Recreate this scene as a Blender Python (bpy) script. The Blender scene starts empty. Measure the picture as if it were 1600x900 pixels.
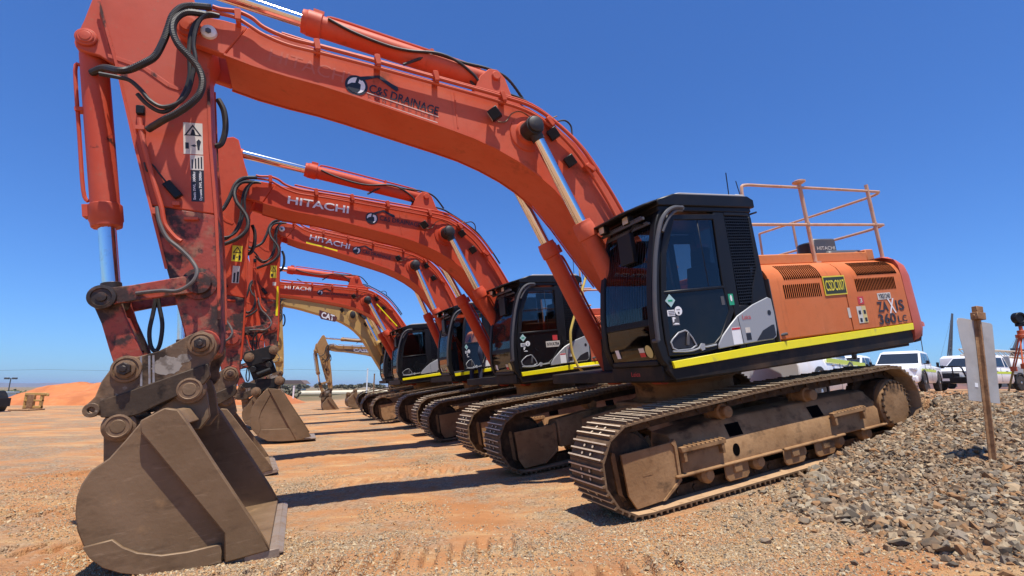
import bpy, math, random
import numpy as np
from mathutils import Matrix, Vector
random.seed(7); rng=np.random.default_rng(11)
S=bpy.context.scene
COL=S.collection
# ------------------------------------------------------------------ camera, sky, sun, exposure
PIT=math.atan(154/776.0)
cam_d=bpy.data.cameras.new('camera'); cam=bpy.data.objects.new('camera',cam_d); COL.objects.link(cam)
cam.location=(0,0,1.21); cam.rotation_euler=(math.pi/2+PIT,0,0)
cam_d.sensor_width=36; cam_d.lens=776/1600*36; cam_d.clip_end=40000; cam_d.clip_start=.05
S.camera=cam
YAW=.398; TILT=.125
F0=Vector((-math.cos(YAW),-math.sin(YAW),0)); L0=Vector((math.sin(YAW),-math.cos(YAW),0)); U0=Vector((0,0,1))
A0=Vector((.607,6.394,0))
SUN_L=math.tan(math.radians(15)); SUN_B=math.tan(math.radians(-2.5))
sdir=(L0*SUN_L-F0*SUN_B+U0).normalized()
w=bpy.data.worlds.new('World'); S.world=w; w.use_nodes=True
nt=w.node_tree; bg=nt.nodes['Background']
sky=nt.nodes.new('ShaderNodeTexSky'); sky.sky_type='NISHITA'; sky.sun_disc=False
sky.sun_elevation=math.asin(sdir.z); sky.sun_rotation=math.atan2(sdir.x,sdir.y)
sky.altitude=0; sky.air_density=1.0; sky.dust_density=.3; sky.ozone_density=2.2
tn=nt.nodes.new('ShaderNodeMix'); tn.data_type='RGBA'; tn.blend_type='MULTIPLY'; tn.inputs[0].default_value=1.0; tn.inputs[7].default_value=(.46,.83,1.42,1)
nt.links.new(sky.outputs[0],tn.inputs[6]); nt.links.new(tn.outputs[2],bg.inputs[0]); bg.inputs[1].default_value=.086
sl=bpy.data.lights.new('sun','SUN'); sl.energy=5.0; sl.angle=math.radians(.5); sl.color=(1,.945,.86)
so=bpy.data.objects.new('sun',sl); COL.objects.link(so); so.rotation_euler=sdir.to_track_quat('Z','Y').to_euler(); so.location=(0,0,30)
S.view_settings.view_transform='Standard'; S.view_settings.look='None'; S.view_settings.gamma=1; S.view_settings.exposure=0.42
S.view_settings.use_curve_mapping=False
S.render.engine='CYCLES'
S.cycles.max_bounces=8; S.cycles.transparent_max_bounces=12
# ------------------------------------------------------------------ helpers
def tag(o,label=None,cat=None,group=None,kind=None):
    if label: o['label']=label
    if cat: o['category']=cat
    if group: o['group']=group
    if kind: o['kind']=kind
    return o
def empty(name,mw=None,loc=None):
    o=bpy.data.objects.new(name,None); COL.objects.link(o); o.empty_display_size=.3
    if mw is not None: o.matrix_world=mw
    if loc is not None: o.location=loc
    return o
class MB:
    def __init__(s): s.v=[]; s.f=[]; s.cuts=[]
    def cut(s):
        """what follows is another piece, an object of its own"""
        if s.f and (not s.cuts or s.cuts[-1]!=(len(s.v),len(s.f))): s.cuts.append((len(s.v),len(s.f)))
        return s
    def pieces(s):
        e=[(0,0)]+s.cuts+[(len(s.v),len(s.f))]; out=[]
        for (v0,f0),(v1,f1) in zip(e,e[1:]):
            if f1>f0: b=MB(); b.v=s.v[v0:v1]; b.f=[tuple(i-v0 for i in f) for f in s.f[f0:f1]]; out.append(b)
        return out
    def add(s,vs,fs):
        b=len(s.v); s.v+= [tuple(map(float,p)) for p in vs]; s.f+=[tuple(b+i for i in f) for f in fs]; return s
    def prism(s,poly,y0,y1):
        n=len(poly); a=0
        for i in range(n):
            x0,z0=poly[i]; x1,z1=poly[(i+1)%n]; a+=x0*z1-x1*z0
        p=list(poly) if a>0 else list(poly)[::-1]
        vs=[(x,y0,z) for x,z in p]+[(x,y1,z) for x,z in p]
        fs=[tuple(range(n)),tuple(range(2*n-1,n-1,-1))]+[((i+1)%n,i,n+i,n+(i+1)%n) for i in range(n)]
        return s.add(vs,fs)
    def ring(s,outer,inner,y0,y1):
        n=len(outer); vs=[(x,y,z) for y in (y0,y1) for P in (outer,inner) for x,z in P]; fs=[]
        for i in range(n):
            j=(i+1)%n
            fs+=[(i,j,n+j,n+i),(2*n+j,2*n+i,3*n+i,3*n+j),(j,i,2*n+i,2*n+j),(n+i,n+j,3*n+j,3*n+i)]
        return s.add(vs,fs)
    def box(s,x0,x1,y0,y1,z0,z1,M=None):
        vs=[(x,y,z) for z in (z0,z1) for y in (y0,y1) for x in (x0,x1)]
        if M is not None: vs=[M@Vector(p) for p in vs]
        return s.add(vs,[(0,2,3,1),(4,5,7,6),(0,1,5,4),(2,6,7,3),(1,3,7,5),(0,4,6,2)])
    def tube(s,pts,r,n=8,rib=0,caps=True):
        P=[Vector(p) for p in pts]; m=len(P); rings=[]; prev=None
        for i in range(m):
            t=(P[min(i+1,m-1)]-P[max(i-1,0)]).normalized()
            if prev is None:
                a=Vector((0,1,0)) if abs(t.y)<.9 else Vector((1,0,0)); u=t.cross(a).normalized()
            else: u=(prev-t*prev.dot(t)).normalized()
            prev=u; v=t.cross(u); rr=r[i] if hasattr(r,'__len__') else r
            if rib and i%2: rr*=1-rib
            rings.append([P[i]+(u*math.cos(2*math.pi*k/n)+v*math.sin(2*math.pi*k/n))*rr for k in range(n)])
        vs=[p for R in rings for p in R]; fs=[]
        for i in range(m-1):
            for k in range(n): fs.append((i*n+k,i*n+(k+1)%n,(i+1)*n+(k+1)%n,(i+1)*n+k))
        if caps: fs+=[tuple(range(n-1,-1,-1)),tuple(range((m-1)*n,m*n))]
        return s.add(vs,fs)
    def cyl(s,p0,p1,r,n=20,r1=None): return s.tube([p0,p1],[r,r if r1 is None else r1],n)
    def lathe(s,p0,ax,prof,n=24):
        a=Vector(ax).normalized(); p0=Vector(p0); u=a.orthogonal().normalized(); v=a.cross(u)
        vs=[p0+a*h+(u*math.cos(2*math.pi*k/n)+v*math.sin(2*math.pi*k/n))*max(r,1e-4) for h,r in prof for k in range(n)]; m=len(prof)
        fs=[(i*n+k,i*n+(k+1)%n,(i+1)*n+(k+1)%n,(i+1)*n+k) for i in range(m-1) for k in range(n)]
        return s.add(vs,fs+[tuple(range(n-1,-1,-1)),tuple(range((m-1)*n,m*n))])
    def loft(s,secs,cap=True):
        n=len(secs[0]); vs=[p for q in secs for p in q]; fs=[]
        for i in range(len(secs)-1):
            for k in range(n): fs.append((i*n+k,i*n+(k+1)%n,(i+1)*n+(k+1)%n,(i+1)*n+k))
        if cap: fs+=[tuple(range(n-1,-1,-1)),tuple(range((len(secs)-1)*n,len(secs)*n))]
        return s.add(vs,fs)
    def mesh(s,name,mats,smooth=35,fix=True):
        me=bpy.data.meshes.new(name); me.from_pydata(s.v,[],s.f)
        for m in (mats if isinstance(mats,(list,tuple)) else [mats]): me.materials.append(m)
        if fix:
            import bmesh
            bm=bmesh.new(); bm.from_mesh(me); bmesh.ops.recalc_face_normals(bm,faces=bm.faces); bm.to_mesh(me); bm.free()
        if smooth:
            me.polygons.foreach_set('use_smooth',[True]*len(me.polygons)); me.set_sharp_from_angle(angle=math.radians(smooth))
        me.update(); return me
    def build(s,name,mats,parent=None,bevel=0,smooth=35,seg=1):
        me=s.mesh(name,mats,smooth); o=bpy.data.objects.new(name,me); COL.objects.link(o)
        if parent: o.parent=parent
        if bevel:
            b=o.modifiers.new('bevel','BEVEL'); b.width=bevel; b.segments=seg; b.limit_method='ANGLE'; b.angle_limit=math.radians(40); b.harden_normals=False
        return o
def spline(pts,k=6):
    P=[np.array(p,float) for p in pts]; out=[]
    for i in range(len(P)-1):
        a=P[max(i-1,0)];b=P[i];c=P[i+1];d=P[min(i+2,len(P)-1)]
        for t in np.arange(k)/k:
            out.append(.5*(2*b+(c-a)*t+(2*a-5*b+4*c-d)*t*t+(3*b-a-3*c+d)*t**3))
    out.append(P[-1]); return out
def Y(pts,y): return [(x,y,z) for x,z in pts]
def text_mesh(body,name,mat,p,w,h,xdir=(-1,0,0),zdir=(0,0,1),bold=0,depth=.0015,align='CENTER',shear=0,fill=1.0):
    """real lettering: centre at p, width w and cap height h, along xdir / up zdir"""
    c=bpy.data.curves.new(name,'FONT'); c.body=body; c.size=1; c.offset=bold; c.extrude=.0; c.align_x='CENTER'; c.align_y='CENTER'; c.resolution_u=3; c.shear=shear
    o=bpy.data.objects.new(name,c); COL.objects.link(o); dg=bpy.context.evaluated_depsgraph_get()
    me=bpy.data.meshes.new_from_object(o.evaluated_get(dg)); bpy.data.objects.remove(o); bpy.data.curves.remove(c)
    n=len(me.vertices); co=np.empty(n*3); me.vertices.foreach_get('co',co); co=co.reshape(-1,3)
    lo=co.min(0); hi=co.max(0); cx=(lo+hi)/2
    q=(co-cx); q[:,0]*=w/(hi[0]-lo[0]); q[:,1]*=h/(hi[1]-lo[1])
    X=np.array(Vector(xdir).normalized()); Zu=np.array(Vector(zdir).normalized()); N=np.cross(X,Zu)
    co2=np.array(p)+q[:,:1]*X+q[:,1:2]*Zu+N*depth
    me.vertices.foreach_set('co',co2.ravel()); me.materials.clear(); me.materials.append(mat); me.update(); me.name=name
    return me
def mobj(name,me,parent=None):
    o=bpy.data.objects.new(name,me); COL.objects.link(o)
    if parent: o.parent=parent
    return o
# ------------------------------------------------------------------ materials
def mat(name,base,rough=.5,metal=0,var=(),bump=0,bscale=40,island=None,spec=.5,coat=0,pos=False):
    m=bpy.data.materials.new(name); m.use_nodes=True; T=m.node_tree; N=T.nodes; K=T.links
    b=N['Principled BSDF']; b.inputs['Roughness'].default_value=rough; b.inputs['Metallic'].default_value=metal
    b.inputs['Specular IOR Level'].default_value=spec; b.inputs['Coat Weight'].default_value=coat; b.inputs['Coat Roughness'].default_value=.15
    tc=N.new('ShaderNodeTexCoord'); oi=N.new('ShaderNodeObjectInfo'); ad=N.new('ShaderNodeVectorMath'); ad.operation='ADD'
    sc=N.new('ShaderNodeVectorMath'); sc.operation='SCALE'; sc.inputs[3].default_value=17.0
    K.new(oi.outputs['Random'],sc.inputs[0]); K.new(tc.outputs['Object'],ad.inputs[0]); K.new(sc.outputs[0],ad.inputs[1]); vec=ad.outputs[0]
    if pos:
        g=N.new('ShaderNodeNewGeometry'); vec=g.outputs['Position']
    cur=None
    rgb=N.new('ShaderNodeRGB'); rgb.outputs[0].default_value=(*base,1); cur=rgb.outputs[0]
    if island:
        g=N.new('ShaderNodeNewGeometry'); cr=N.new('ShaderNodeValToRGB'); cr.color_ramp.interpolation='CONSTANT' if len(island)>4 else 'LINEAR'
        e=cr.color_ramp.elements; 
        for i,c in enumerate(island):
            if i<2: el=e[i]; el.position=i/len(island)
            else: el=e.new(i/len(island))
            el.color=(*c,1)
        K.new(g.outputs['Random Per Island'],cr.inputs[0]); cur=cr.outputs[0]
    ro=None
    for it in var:
        col,scale,lo,hi=it[:4]; amt=it[4] if len(it)>4 else 1; stretch=it[5] if len(it)>5 else None; r2=it[6] if len(it)>6 else None
        v=vec
        if stretch:
            mp=N.new('ShaderNodeMapping'); mp.inputs['Scale'].default_value=stretch; K.new(vec,mp.inputs[0]); v=mp.outputs[0]
        nz=N.new('ShaderNodeTexNoise'); nz.inputs['Scale'].default_value=scale; nz.inputs['Detail'].default_value=6; nz.inputs['Roughness'].default_value=.62
        K.new(v,nz.inputs['Vector'])
        mr=N.new('ShaderNodeMapRange'); mr.inputs[1].default_value=lo; mr.inputs[2].default_value=hi; mr.inputs[4].default_value=amt; K.new(nz.outputs[0],mr.inputs[0])
        mx=N.new('ShaderNodeMix'); mx.data_type='RGBA'; K.new(mr.outputs[0],mx.inputs[0]); K.new(cur,mx.inputs[6]); mx.inputs[7].default_value=(*col,1); cur=mx.outputs[2]
        if r2 is not None:
            mr2=N.new('ShaderNodeMix'); mr2.data_type='FLOAT'; K.new(mr.outputs[0],mr2.inputs[0])
            if ro is None: mr2.inputs[2].default_value=rough
            else: K.new(ro,mr2.inputs[2])
            mr2.inputs[3].default_value=r2; ro=mr2.outputs[0]
    if ro is not None: K.new(ro,b.inputs['Roughness'])
    K.new(cur,b.inputs['Base Color'])
    if bump:
        nz=N.new('ShaderNodeTexNoise'); nz.inputs['Scale'].default_value=bscale; nz.inputs['Detail'].default_value=8; K.new(vec,nz.inputs['Vector'])
        bp=N.new('ShaderNodeBump'); bp.inputs['Strength'].default_value=bump; bp.inputs['Distance'].default_value=.02; K.new(nz.outputs[0],bp.inputs['Height']); K.new(bp.outputs[0],b.inputs['Normal'])
    return m
def glass_mat(name,tint,amount):
    m=bpy.data.materials.new(name); m.use_nodes=True; T=m.node_tree; N=T.nodes; K=T.links; N.remove(N['Principled BSDF'])
    tr=N.new('ShaderNodeBsdfTransparent'); tr.inputs[0].default_value=(*tint,1); gl=N.new('ShaderNodeBsdfGlossy'); gl.inputs['Roughness'].default_value=.03
    gl.inputs[0].default_value=(.9,.95,1,1)
    fr=N.new('ShaderNodeFresnel'); fr.inputs[0].default_value=1.5; ma=N.new('ShaderNodeMath'); ma.operation='MULTIPLY_ADD'; ma.inputs[1].default_value=1.0; ma.inputs[2].default_value=amount
    ge=N.new('ShaderNodeNewGeometry'); iv=N.new('ShaderNodeMath'); iv.operation='SUBTRACT'; iv.inputs[0].default_value=1.0; K.new(ge.outputs['Backfacing'],iv.inputs[1]); m2=N.new('ShaderNodeMath'); m2.operation='MULTIPLY'; K.new(fr.outputs[0],m2.inputs[0]); K.new(iv.outputs[0],m2.inputs[1])
    K.new(m2.outputs[0],ma.inputs[0]); mx=N.new('ShaderNodeMixShader'); K.new(ma.outputs[0],mx.inputs[0]); K.new(tr.outputs[0],mx.inputs[1]); K.new(gl.outputs[0],mx.inputs[2])
    K.new(mx.outputs[0],N['Material Output'].inputs[0]); return m
BROWN=(.055,.03,.018)
def paint(name,base,fade,dirt=.6):
    return mat(name,base,.48,0,[(fade,.9,.35,.75,.8,None,.62),(tuple(c*.72 for c in base),6,.5,.75,.35),(BROWN,2.6,.63,.75,dirt,None,.8),(tuple(c*.45 for c in base),2.2,.60,.78,.45,(5,5,.35)),((.62,.30,.2),55,.66,.72,.35,(.25,1,1)),(tuple(.5*c+.5*d for c,d in zip(base,(.34,.17,.09))),14,.58,.7,.5,None,.75)],bump=.03,bscale=18,spec=.22)
M={}
M['orange']=paint('orange_paint',(.53,.074,.026),(.58,.145,.085))
M['orange_top']=paint('orange_paint_light',(.55,.17,.05),(.6,.24,.09),.3)  # sunlit top lip: its brightness is painted into this lighter orange
M['hood']=paint('orange_cover_paint',(.58,.145,.036),(.60,.20,.08),.18)  # yellower than the boom orange, with light from above put into the colour
M['cwt']=paint('counterweight_paint',(.50,.085,.045),(.52,.16,.11),.25)
M['armpaint']=mat('arm_paint_worn',(.49,.068,.028),.48,0,[((.54,.13,.08),.9,.35,.75,.8,None,.62),((.022,.014,.012),2.6,.60,.64,.92,(1,1,.55),.7),((.18,.04,.02),1.4,.55,.8,.4),((.33,.16,.09),20,.6,.72,.5,None,.8)],bump=.05,bscale=20,spec=.3)
M['armlow']=mat('arm_paint_greasy',(.34,.052,.026),.5,0,[((.022,.014,.011),4.0,.47,.56,.95,None,.65),((.26,.15,.09),7,.52,.7,.75,None,.85),((.02,.013,.01),11,.56,.66,.8)],bump=.2,bscale=24)
M['redder']=paint('red_orange_paint',(.50,.052,.016),(.52,.09,.04),.5)  # shaded copy of the orange paint: deeper shade is put into the colour
M['redderhood']=paint('red_orange_cover_paint',(.45,.075,.03),(.5,.14,.07),.3)  # cover orange darkened the same way, shade painted into its base
M['yellow']=paint('loader_yellow_paint',(.46,.27,.075),(.52,.36,.15),.5)
M['caseyel']=paint('case_tan_paint',(.36,.19,.065),(.42,.26,.12),.7)
M['black']=mat('black_cab_paint',(.007,.007,.008),.42,0,[((.035,.027,.02),3,.5,.8,.35,None,.75)],spec=.28)
M['blackdust']=mat('black_frame_dusty',(.014,.012,.011),.55,0,[((.12,.07,.04),2.5,.45,.75,.55,None,.85)],bump=.05,spec=.2)
M['rubber']=mat('hose_rubber',(.016,.015,.015),.55,0,[((.10,.07,.05),9,.5,.75,.5,None,.85)])
M['hosegrey']=mat('hose_grey',(.09,.08,.075),.6,0,[((.2,.15,.1),9,.5,.75,.5)])
M['chrome']=mat('chrome_rod',(.78,.78,.78),.12,1,[((.5,.47,.43),12,.55,.75,.5,None,.35)])
M['steel']=mat('bare_steel',(.42,.39,.36),.38,.8,[((.16,.10,.06),8,.5,.7,.7,None,.8)])
M['bucket']=mat('bucket_steel',(.17,.106,.056),.5,.1,[((.26,.17,.10),1.6,.4,.75,.8,None,.62),((.085,.05,.027),3.5,.55,.75,.65,(1,1,3)),((.32,.22,.135),40,.60,.70,.45,(.12,1,1),.55),((.055,.03,.017),1.1,.58,.70,.6,(1,1,2),.75),((.32,.19,.09),5,.62,.74,.55,None,.9)],bump=.12,bscale=26,spec=.28)
M['bladesteel']=mat('blade_worn_steel',(.34,.27,.21),.45,.4,[((.2,.12,.075),5,.45,.7,.8,None,.8)],bump=.06)
M['hitch']=mat('hitch_dirty_steel',(.14,.09,.055),.55,.08,[((.022,.014,.009),3.2,.50,.6,.88,None,.6),((.27,.16,.085),6,.52,.68,.65,None,.85),((.33,.28,.22),16,.63,.68,.6,None,.7)],bump=.22,bscale=22,spec=.25)
M['hitchbeam']=mat('hitch_beam_steel',(.06,.04,.026),.55,.1,[((.15,.095,.055),4,.5,.7,.7,None,.8),((.02,.013,.009),7,.55,.65,.8)],bump=.2,bscale=22,spec=.25)
M['greasy']=mat('greasy_boss',(.035,.024,.018),.45,.2,[((.16,.08,.05),9,.55,.7,.7,None,.8)],bump=.25,bscale=30)
M['pin']=mat('pin_dusty_steel',(.22,.135,.075),.55,.1,[((.06,.033,.018),14,.5,.7,.75)],bump=.1,spec=.3)
M['blackhitch']=mat('tilt_hitch_black',(.018,.017,.016),.45,0,[((.09,.055,.033),5,.55,.75,.5,None,.75)],spec=.25)
M['track']=mat('track_shoe_steel',(.15,.092,.05),.65,.05,[((.27,.175,.10),12,.45,.7,.7,None,.75),((.05,.028,.015),6,.55,.75,.7)],bump=.12,bscale=35,spec=.2)
M['grouser']=mat('grouser_edge_steel',(.62,.49,.34),.55,.05,[((.3,.19,.11),14,.55,.72,.6)],bump=.1,spec=.3)  # worn tips, brightened further to paint in the sun on them
M['chain']=mat('track_chain_dusty',(.05,.03,.017),.7,.05,[((.14,.08,.04),9,.45,.7,.7)],bump=.2,spec=.15)
M['dust']=mat('dusty_frame',(.25,.137,.062),.8,0,[((.38,.225,.11),2.2,.42,.68,.9),((.04,.026,.017),2.6,.56,.70,.85,(1,1,1.6)),((.12,.06,.03),9,.55,.7,.5)],bump=.2,bscale=26,spec=.15)
M['shoedust']=mat('dusty_shoe_inside',(.42,.27,.15),.85,0,[((.25,.14,.07),9,.5,.7,.7)],bump=.25,spec=.1)  # dust, paled further so sunlight on the inner faces is in the colour
M['dirtcake']=mat('caked_dirt',(.30,.18,.10),.9,0,[((.2,.11,.06),12,.45,.7,.8)],bump=.5,bscale=30)
M['hivis']=mat('hi_vis_yellow',(.88,.76,.008),.35,0,[((.75,.66,.02),7,.5,.75,.6),((.4,.33,.1),5,.66,.78,.6)],spec=.4)
M['grey']=mat('grey_panel',(.30,.31,.32),.4,0,[((.24,.22,.20),2.5,.5,.8,.6)],spec=.5)
M['dkgrey']=mat('dark_grey_panel',(.07,.07,.073),.45,0,[((.16,.12,.09),3,.5,.8,.5)])
M['roof']=mat('pale_roof',(.42,.39,.35),.5,0,[((.3,.22,.16),3,.5,.75,.6)])
M['white']=mat('white_decal',(.78,.78,.76),.4,0,[((.5,.42,.34),6,.55,.8,.5)])
M['offwhite']=mat('pale_decal',(.62,.58,.50),.5,0,[((.4,.3,.22),5,.5,.75,.6)])
M['ink']=mat('black_ink',(.014,.013,.015),.4)
M['inkfade']=mat('faded_black_ink',(.035,.024,.026),.5)
M['redink']=mat('red_ink',(.55,.04,.04),.45)
M['yelink']=mat('yellow_decal',(.75,.62,.03),.4)
M['green']=mat('green_decal',(.02,.33,.16),.4)
M['mint']=mat('mint_decal',(.38,.55,.53),.4)
M['rail']=mat('handrail_paint',(.58,.36,.23),.4,0,[((.5,.22,.1),6,.45,.7,.8),((.7,.6,.5),9,.55,.7,.5)])
M['railyel']=mat('yellow_handrail',(.62,.45,.10),.4,0,[((.4,.28,.1),8,.5,.7,.6)])
M['glass']=glass_mat('tinted_cab_glass',(.40,.42,.42),.005)
M['glassdk']=glass_mat('dark_cab_glass',(.30,.32,.33),.0)
M['lens']=mat('lamp_lens',(.55,.48,.38),.2,0,[((.3,.24,.18),20,.5,.7,.6)],coat=.5)
M['seat']=mat('seat_fabric',(.03,.03,.033),.8)
M['carwhite']=mat('white_car_paint',(.78,.78,.77),.28,0,[((.62,.5,.38),1.8,.5,.85,.6,None,.6)],coat=.3)
M['carglass']=mat('car_window',(.02,.025,.03),.06,0,spec=.7)
M['tyre']=mat('tyre_rubber',(.018,.017,.016),.8,0,[((.16,.1,.06),6,.45,.75,.5)],bump=.3)
M['alloy']=mat('wheel_metal',(.45,.44,.43),.35,.7)
M['rust']=mat('rusty_picket',(.28,.15,.075),.75,0,[((.40,.25,.13),9,.45,.7,.8),((.12,.06,.035),14,.5,.7,.6)],bump=.2,spec=.2)
M['galv']=mat('galvanised_sheet',(.42,.405,.385),.55,.08,[((.32,.30,.275),3,.45,.7,.8),((.52,.47,.41),14,.5,.75,.4)],bump=.12,bscale=7,spec=.35)
M['void']=mat('dark_opening',(.004,.003,.003),.95,0,spec=.02)
# ------------------------------------------------------------------ ground
def hash2(i,j,s): 
    h=(i.astype(np.int64)*374761393+j.astype(np.int64)*668265263+s*974634533)&0x7fffffff
    h=((h^(h>>13))*1274126177)&0x7fffffff
    return ((h^(h>>16))&0xffff)/65535.0
def vnoise(x,y,s=0):
    i=np.floor(x);j=np.floor(y);fx=x-i;fy=y-j;fx=fx*fx*(3-2*fx);fy=fy*fy*(3-2*fy)
    a=hash2(i,j,s);b=hash2(i+1,j,s);c=hash2(i,j+1,s);d=hash2(i+1,j+1,s)
    return (a*(1-fx)+b*fx)*(1-fy)+(c*(1-fx)+d*fx)*fy
def fbm(x,y,o=4,s=0):
    r=0;a=.5
    for k in range(o): r=r+a*(vnoise(x*2**k,y*2**k,s+k)-.5); a*=.5
    return r
F2=np.array(F0);L2=np.array(L0);A2=np.array(A0)
def sy(X,Yw):
    dx=X-A2[0];dy=Yw-A2[1]; return -(dx*F2[0]+dy*F2[1]), dx*L2[0]+dy*L2[1]
FY=[-30,1.2,1.62,1.9,2.2,2.8,3.3,3.6,3.9,8,20]; FS=[2.4,2.35,2.2,1.55,.95,.84,.74,.86,1.0,1.1,1.1]
def height(X,Yw,detail=True):
    X=np.asarray(X,float);Yw=np.asarray(Yw,float)
    s,y=sy(X,Yw)
    base=np.interp(s,[-4.5,-3.2,-.6,0,1.0,2.0,2.3,2.8,3.4,3.9,4.3,5.2,6.4,7.6,11,16],[-.15,-.14,-.03,0,.12,.28,.38,.54,.65,.80,.90,1.05,1.12,.95,.88,1.0])
    tr=np.interp(s,[-4.5,-3.2,-.6,0,4.7,5.6,11,17],[-.15,-.14,-.04,-.012,.56,.70,.72,1.0])
    e=np.clip((s-4.7)/1.2,0,1); k=np.clip((y-1.59+e*2.3)/(.14+e*1.1),0,1)
    z=base*k+tr*(1-k)
    far=np.clip((np.hypot(X,Yw)-35)/30,0,1)
    onflat=np.clip((-s-.0)/1.0,0,1)
    z=z-far*np.clip(s/8,0,1)*1.0*np.clip((np.hypot(X,Yw)-60)/80,0,1)
    z=z-.9*np.clip((np.hypot(X,Yw)-70)/250,0,1)
    if detail:
        near=np.clip(1-np.hypot(X,Yw)/60,0,1)
        rough=np.clip((s-1)/2.5,0,1)*np.clip((y-1.5)/.4,0,1)
        z=z+near*(.05*fbm(X*.6,Yw*.6,3,3)*onflat+.035*fbm(X*2.3,Yw*2.3,3,9)*(.35+1.6*rough)+.012*fbm(X*9,Yw*9,2,14))
        # wheel and track ruts running across the yard
        q=s*.30+y*1.0+.5*fbm(s*.25,y*.25,2,21)
        z=z+near*onflat*(.022*np.clip(np.sin(q*7.3)*1.4-.5,-.2,1)*vnoise(s*.35,y*.6,31)+.045*(np.abs(np.sin(s*15+q*6+1.5*fbm(X,Yw,2,5)))-.5)*np.clip(np.sin(q*3.1+1.0)-.5,0,1)*np.clip(vnoise(s*.5,y*.7,77)*2-.4,0,1))
        # cleat prints left by machines walking across the yard
        for yc,wd,s0,s1 in ((1.35,.55,-9,-1.2),(3.3,.5,-12,-.6),(-1.9,.5,-8,-.5),(.1,.45,-12,-2.6),(2.3,.4,-4,-.4),(-4.6,.5,-9,-.6),(4.6,.5,-6,-.4)):
            yy=y-yc-.25*np.sin(s*.35+yc); band=np.clip((wd/2-np.abs(yy))/.08,0,1)*((s>s0)&(s<s1)); brk=np.clip(vnoise(s*.55+yc*3,y*.5,91)*2.8-.75,0,1)
            z=z+near*band*brk*(.034*np.clip(np.sin((s+.35*yy)*2*np.pi/.215)*2,-1,1)-.012)
    return z
def polar():
    ang=np.concatenate([np.linspace(-150,-52,40,endpoint=False),np.linspace(-52,52,760,endpoint=False),np.linspace(52,210,60,endpoint=False)])
    ang=np.radians(90-ang)
    r=np.concatenate([[.25,.6,1.0],np.geomspace(1.4,14,600),np.geomspace(14.15,40,130),np.geomspace(42,26000,70)])
    A,R=np.meshgrid(ang,r); X=R*np.cos(A);Yw=R*np.sin(A); Zw=height(X,Yw)
    n=len(ang);m=len(r)
    co=np.stack([X,Yw,Zw],-1).reshape(-1,3)
    i=np.arange(m-1)[:,None]*n+np.arange(n)[None]; j=np.arange(m-1)[:,None]*n+(np.arange(n)[None]+1)%n
    q=np.stack([i,i+n,j+n,j],-1).reshape(-1,4)
    co=np.vstack([co,[[0,0,float(height(0.,0.))]]]); c=len(co)-1
    tri=np.stack([np.full(n,c),np.arange(n),(np.arange(n)+1)%n],-1)
    return co,q,tri
def np_mesh(name,co,quads=None,tris=None):
    me=bpy.data.meshes.new(name); nq=0 if quads is None else len(quads); nt_=0 if tris is None else len(tris)
    me.vertices.add(len(co)); me.vertices.foreach_set('co',np.asarray(co,np.float32).ravel())
    li=np.concatenate([a.ravel() for a in (quads,tris) if a is not None]).astype(np.int32)
    me.loops.add(len(li)); me.loops.foreach_set('vertex_index',li)
    st=np.concatenate([np.arange(nq)*4, nq*4+np.arange(nt_)*3]).astype(np.int32)
    me.polygons.add(nq+nt_); me.polygons.foreach_set('loop_start',st)
    me.update(calc_edges=True); me.validate(); return me
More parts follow.
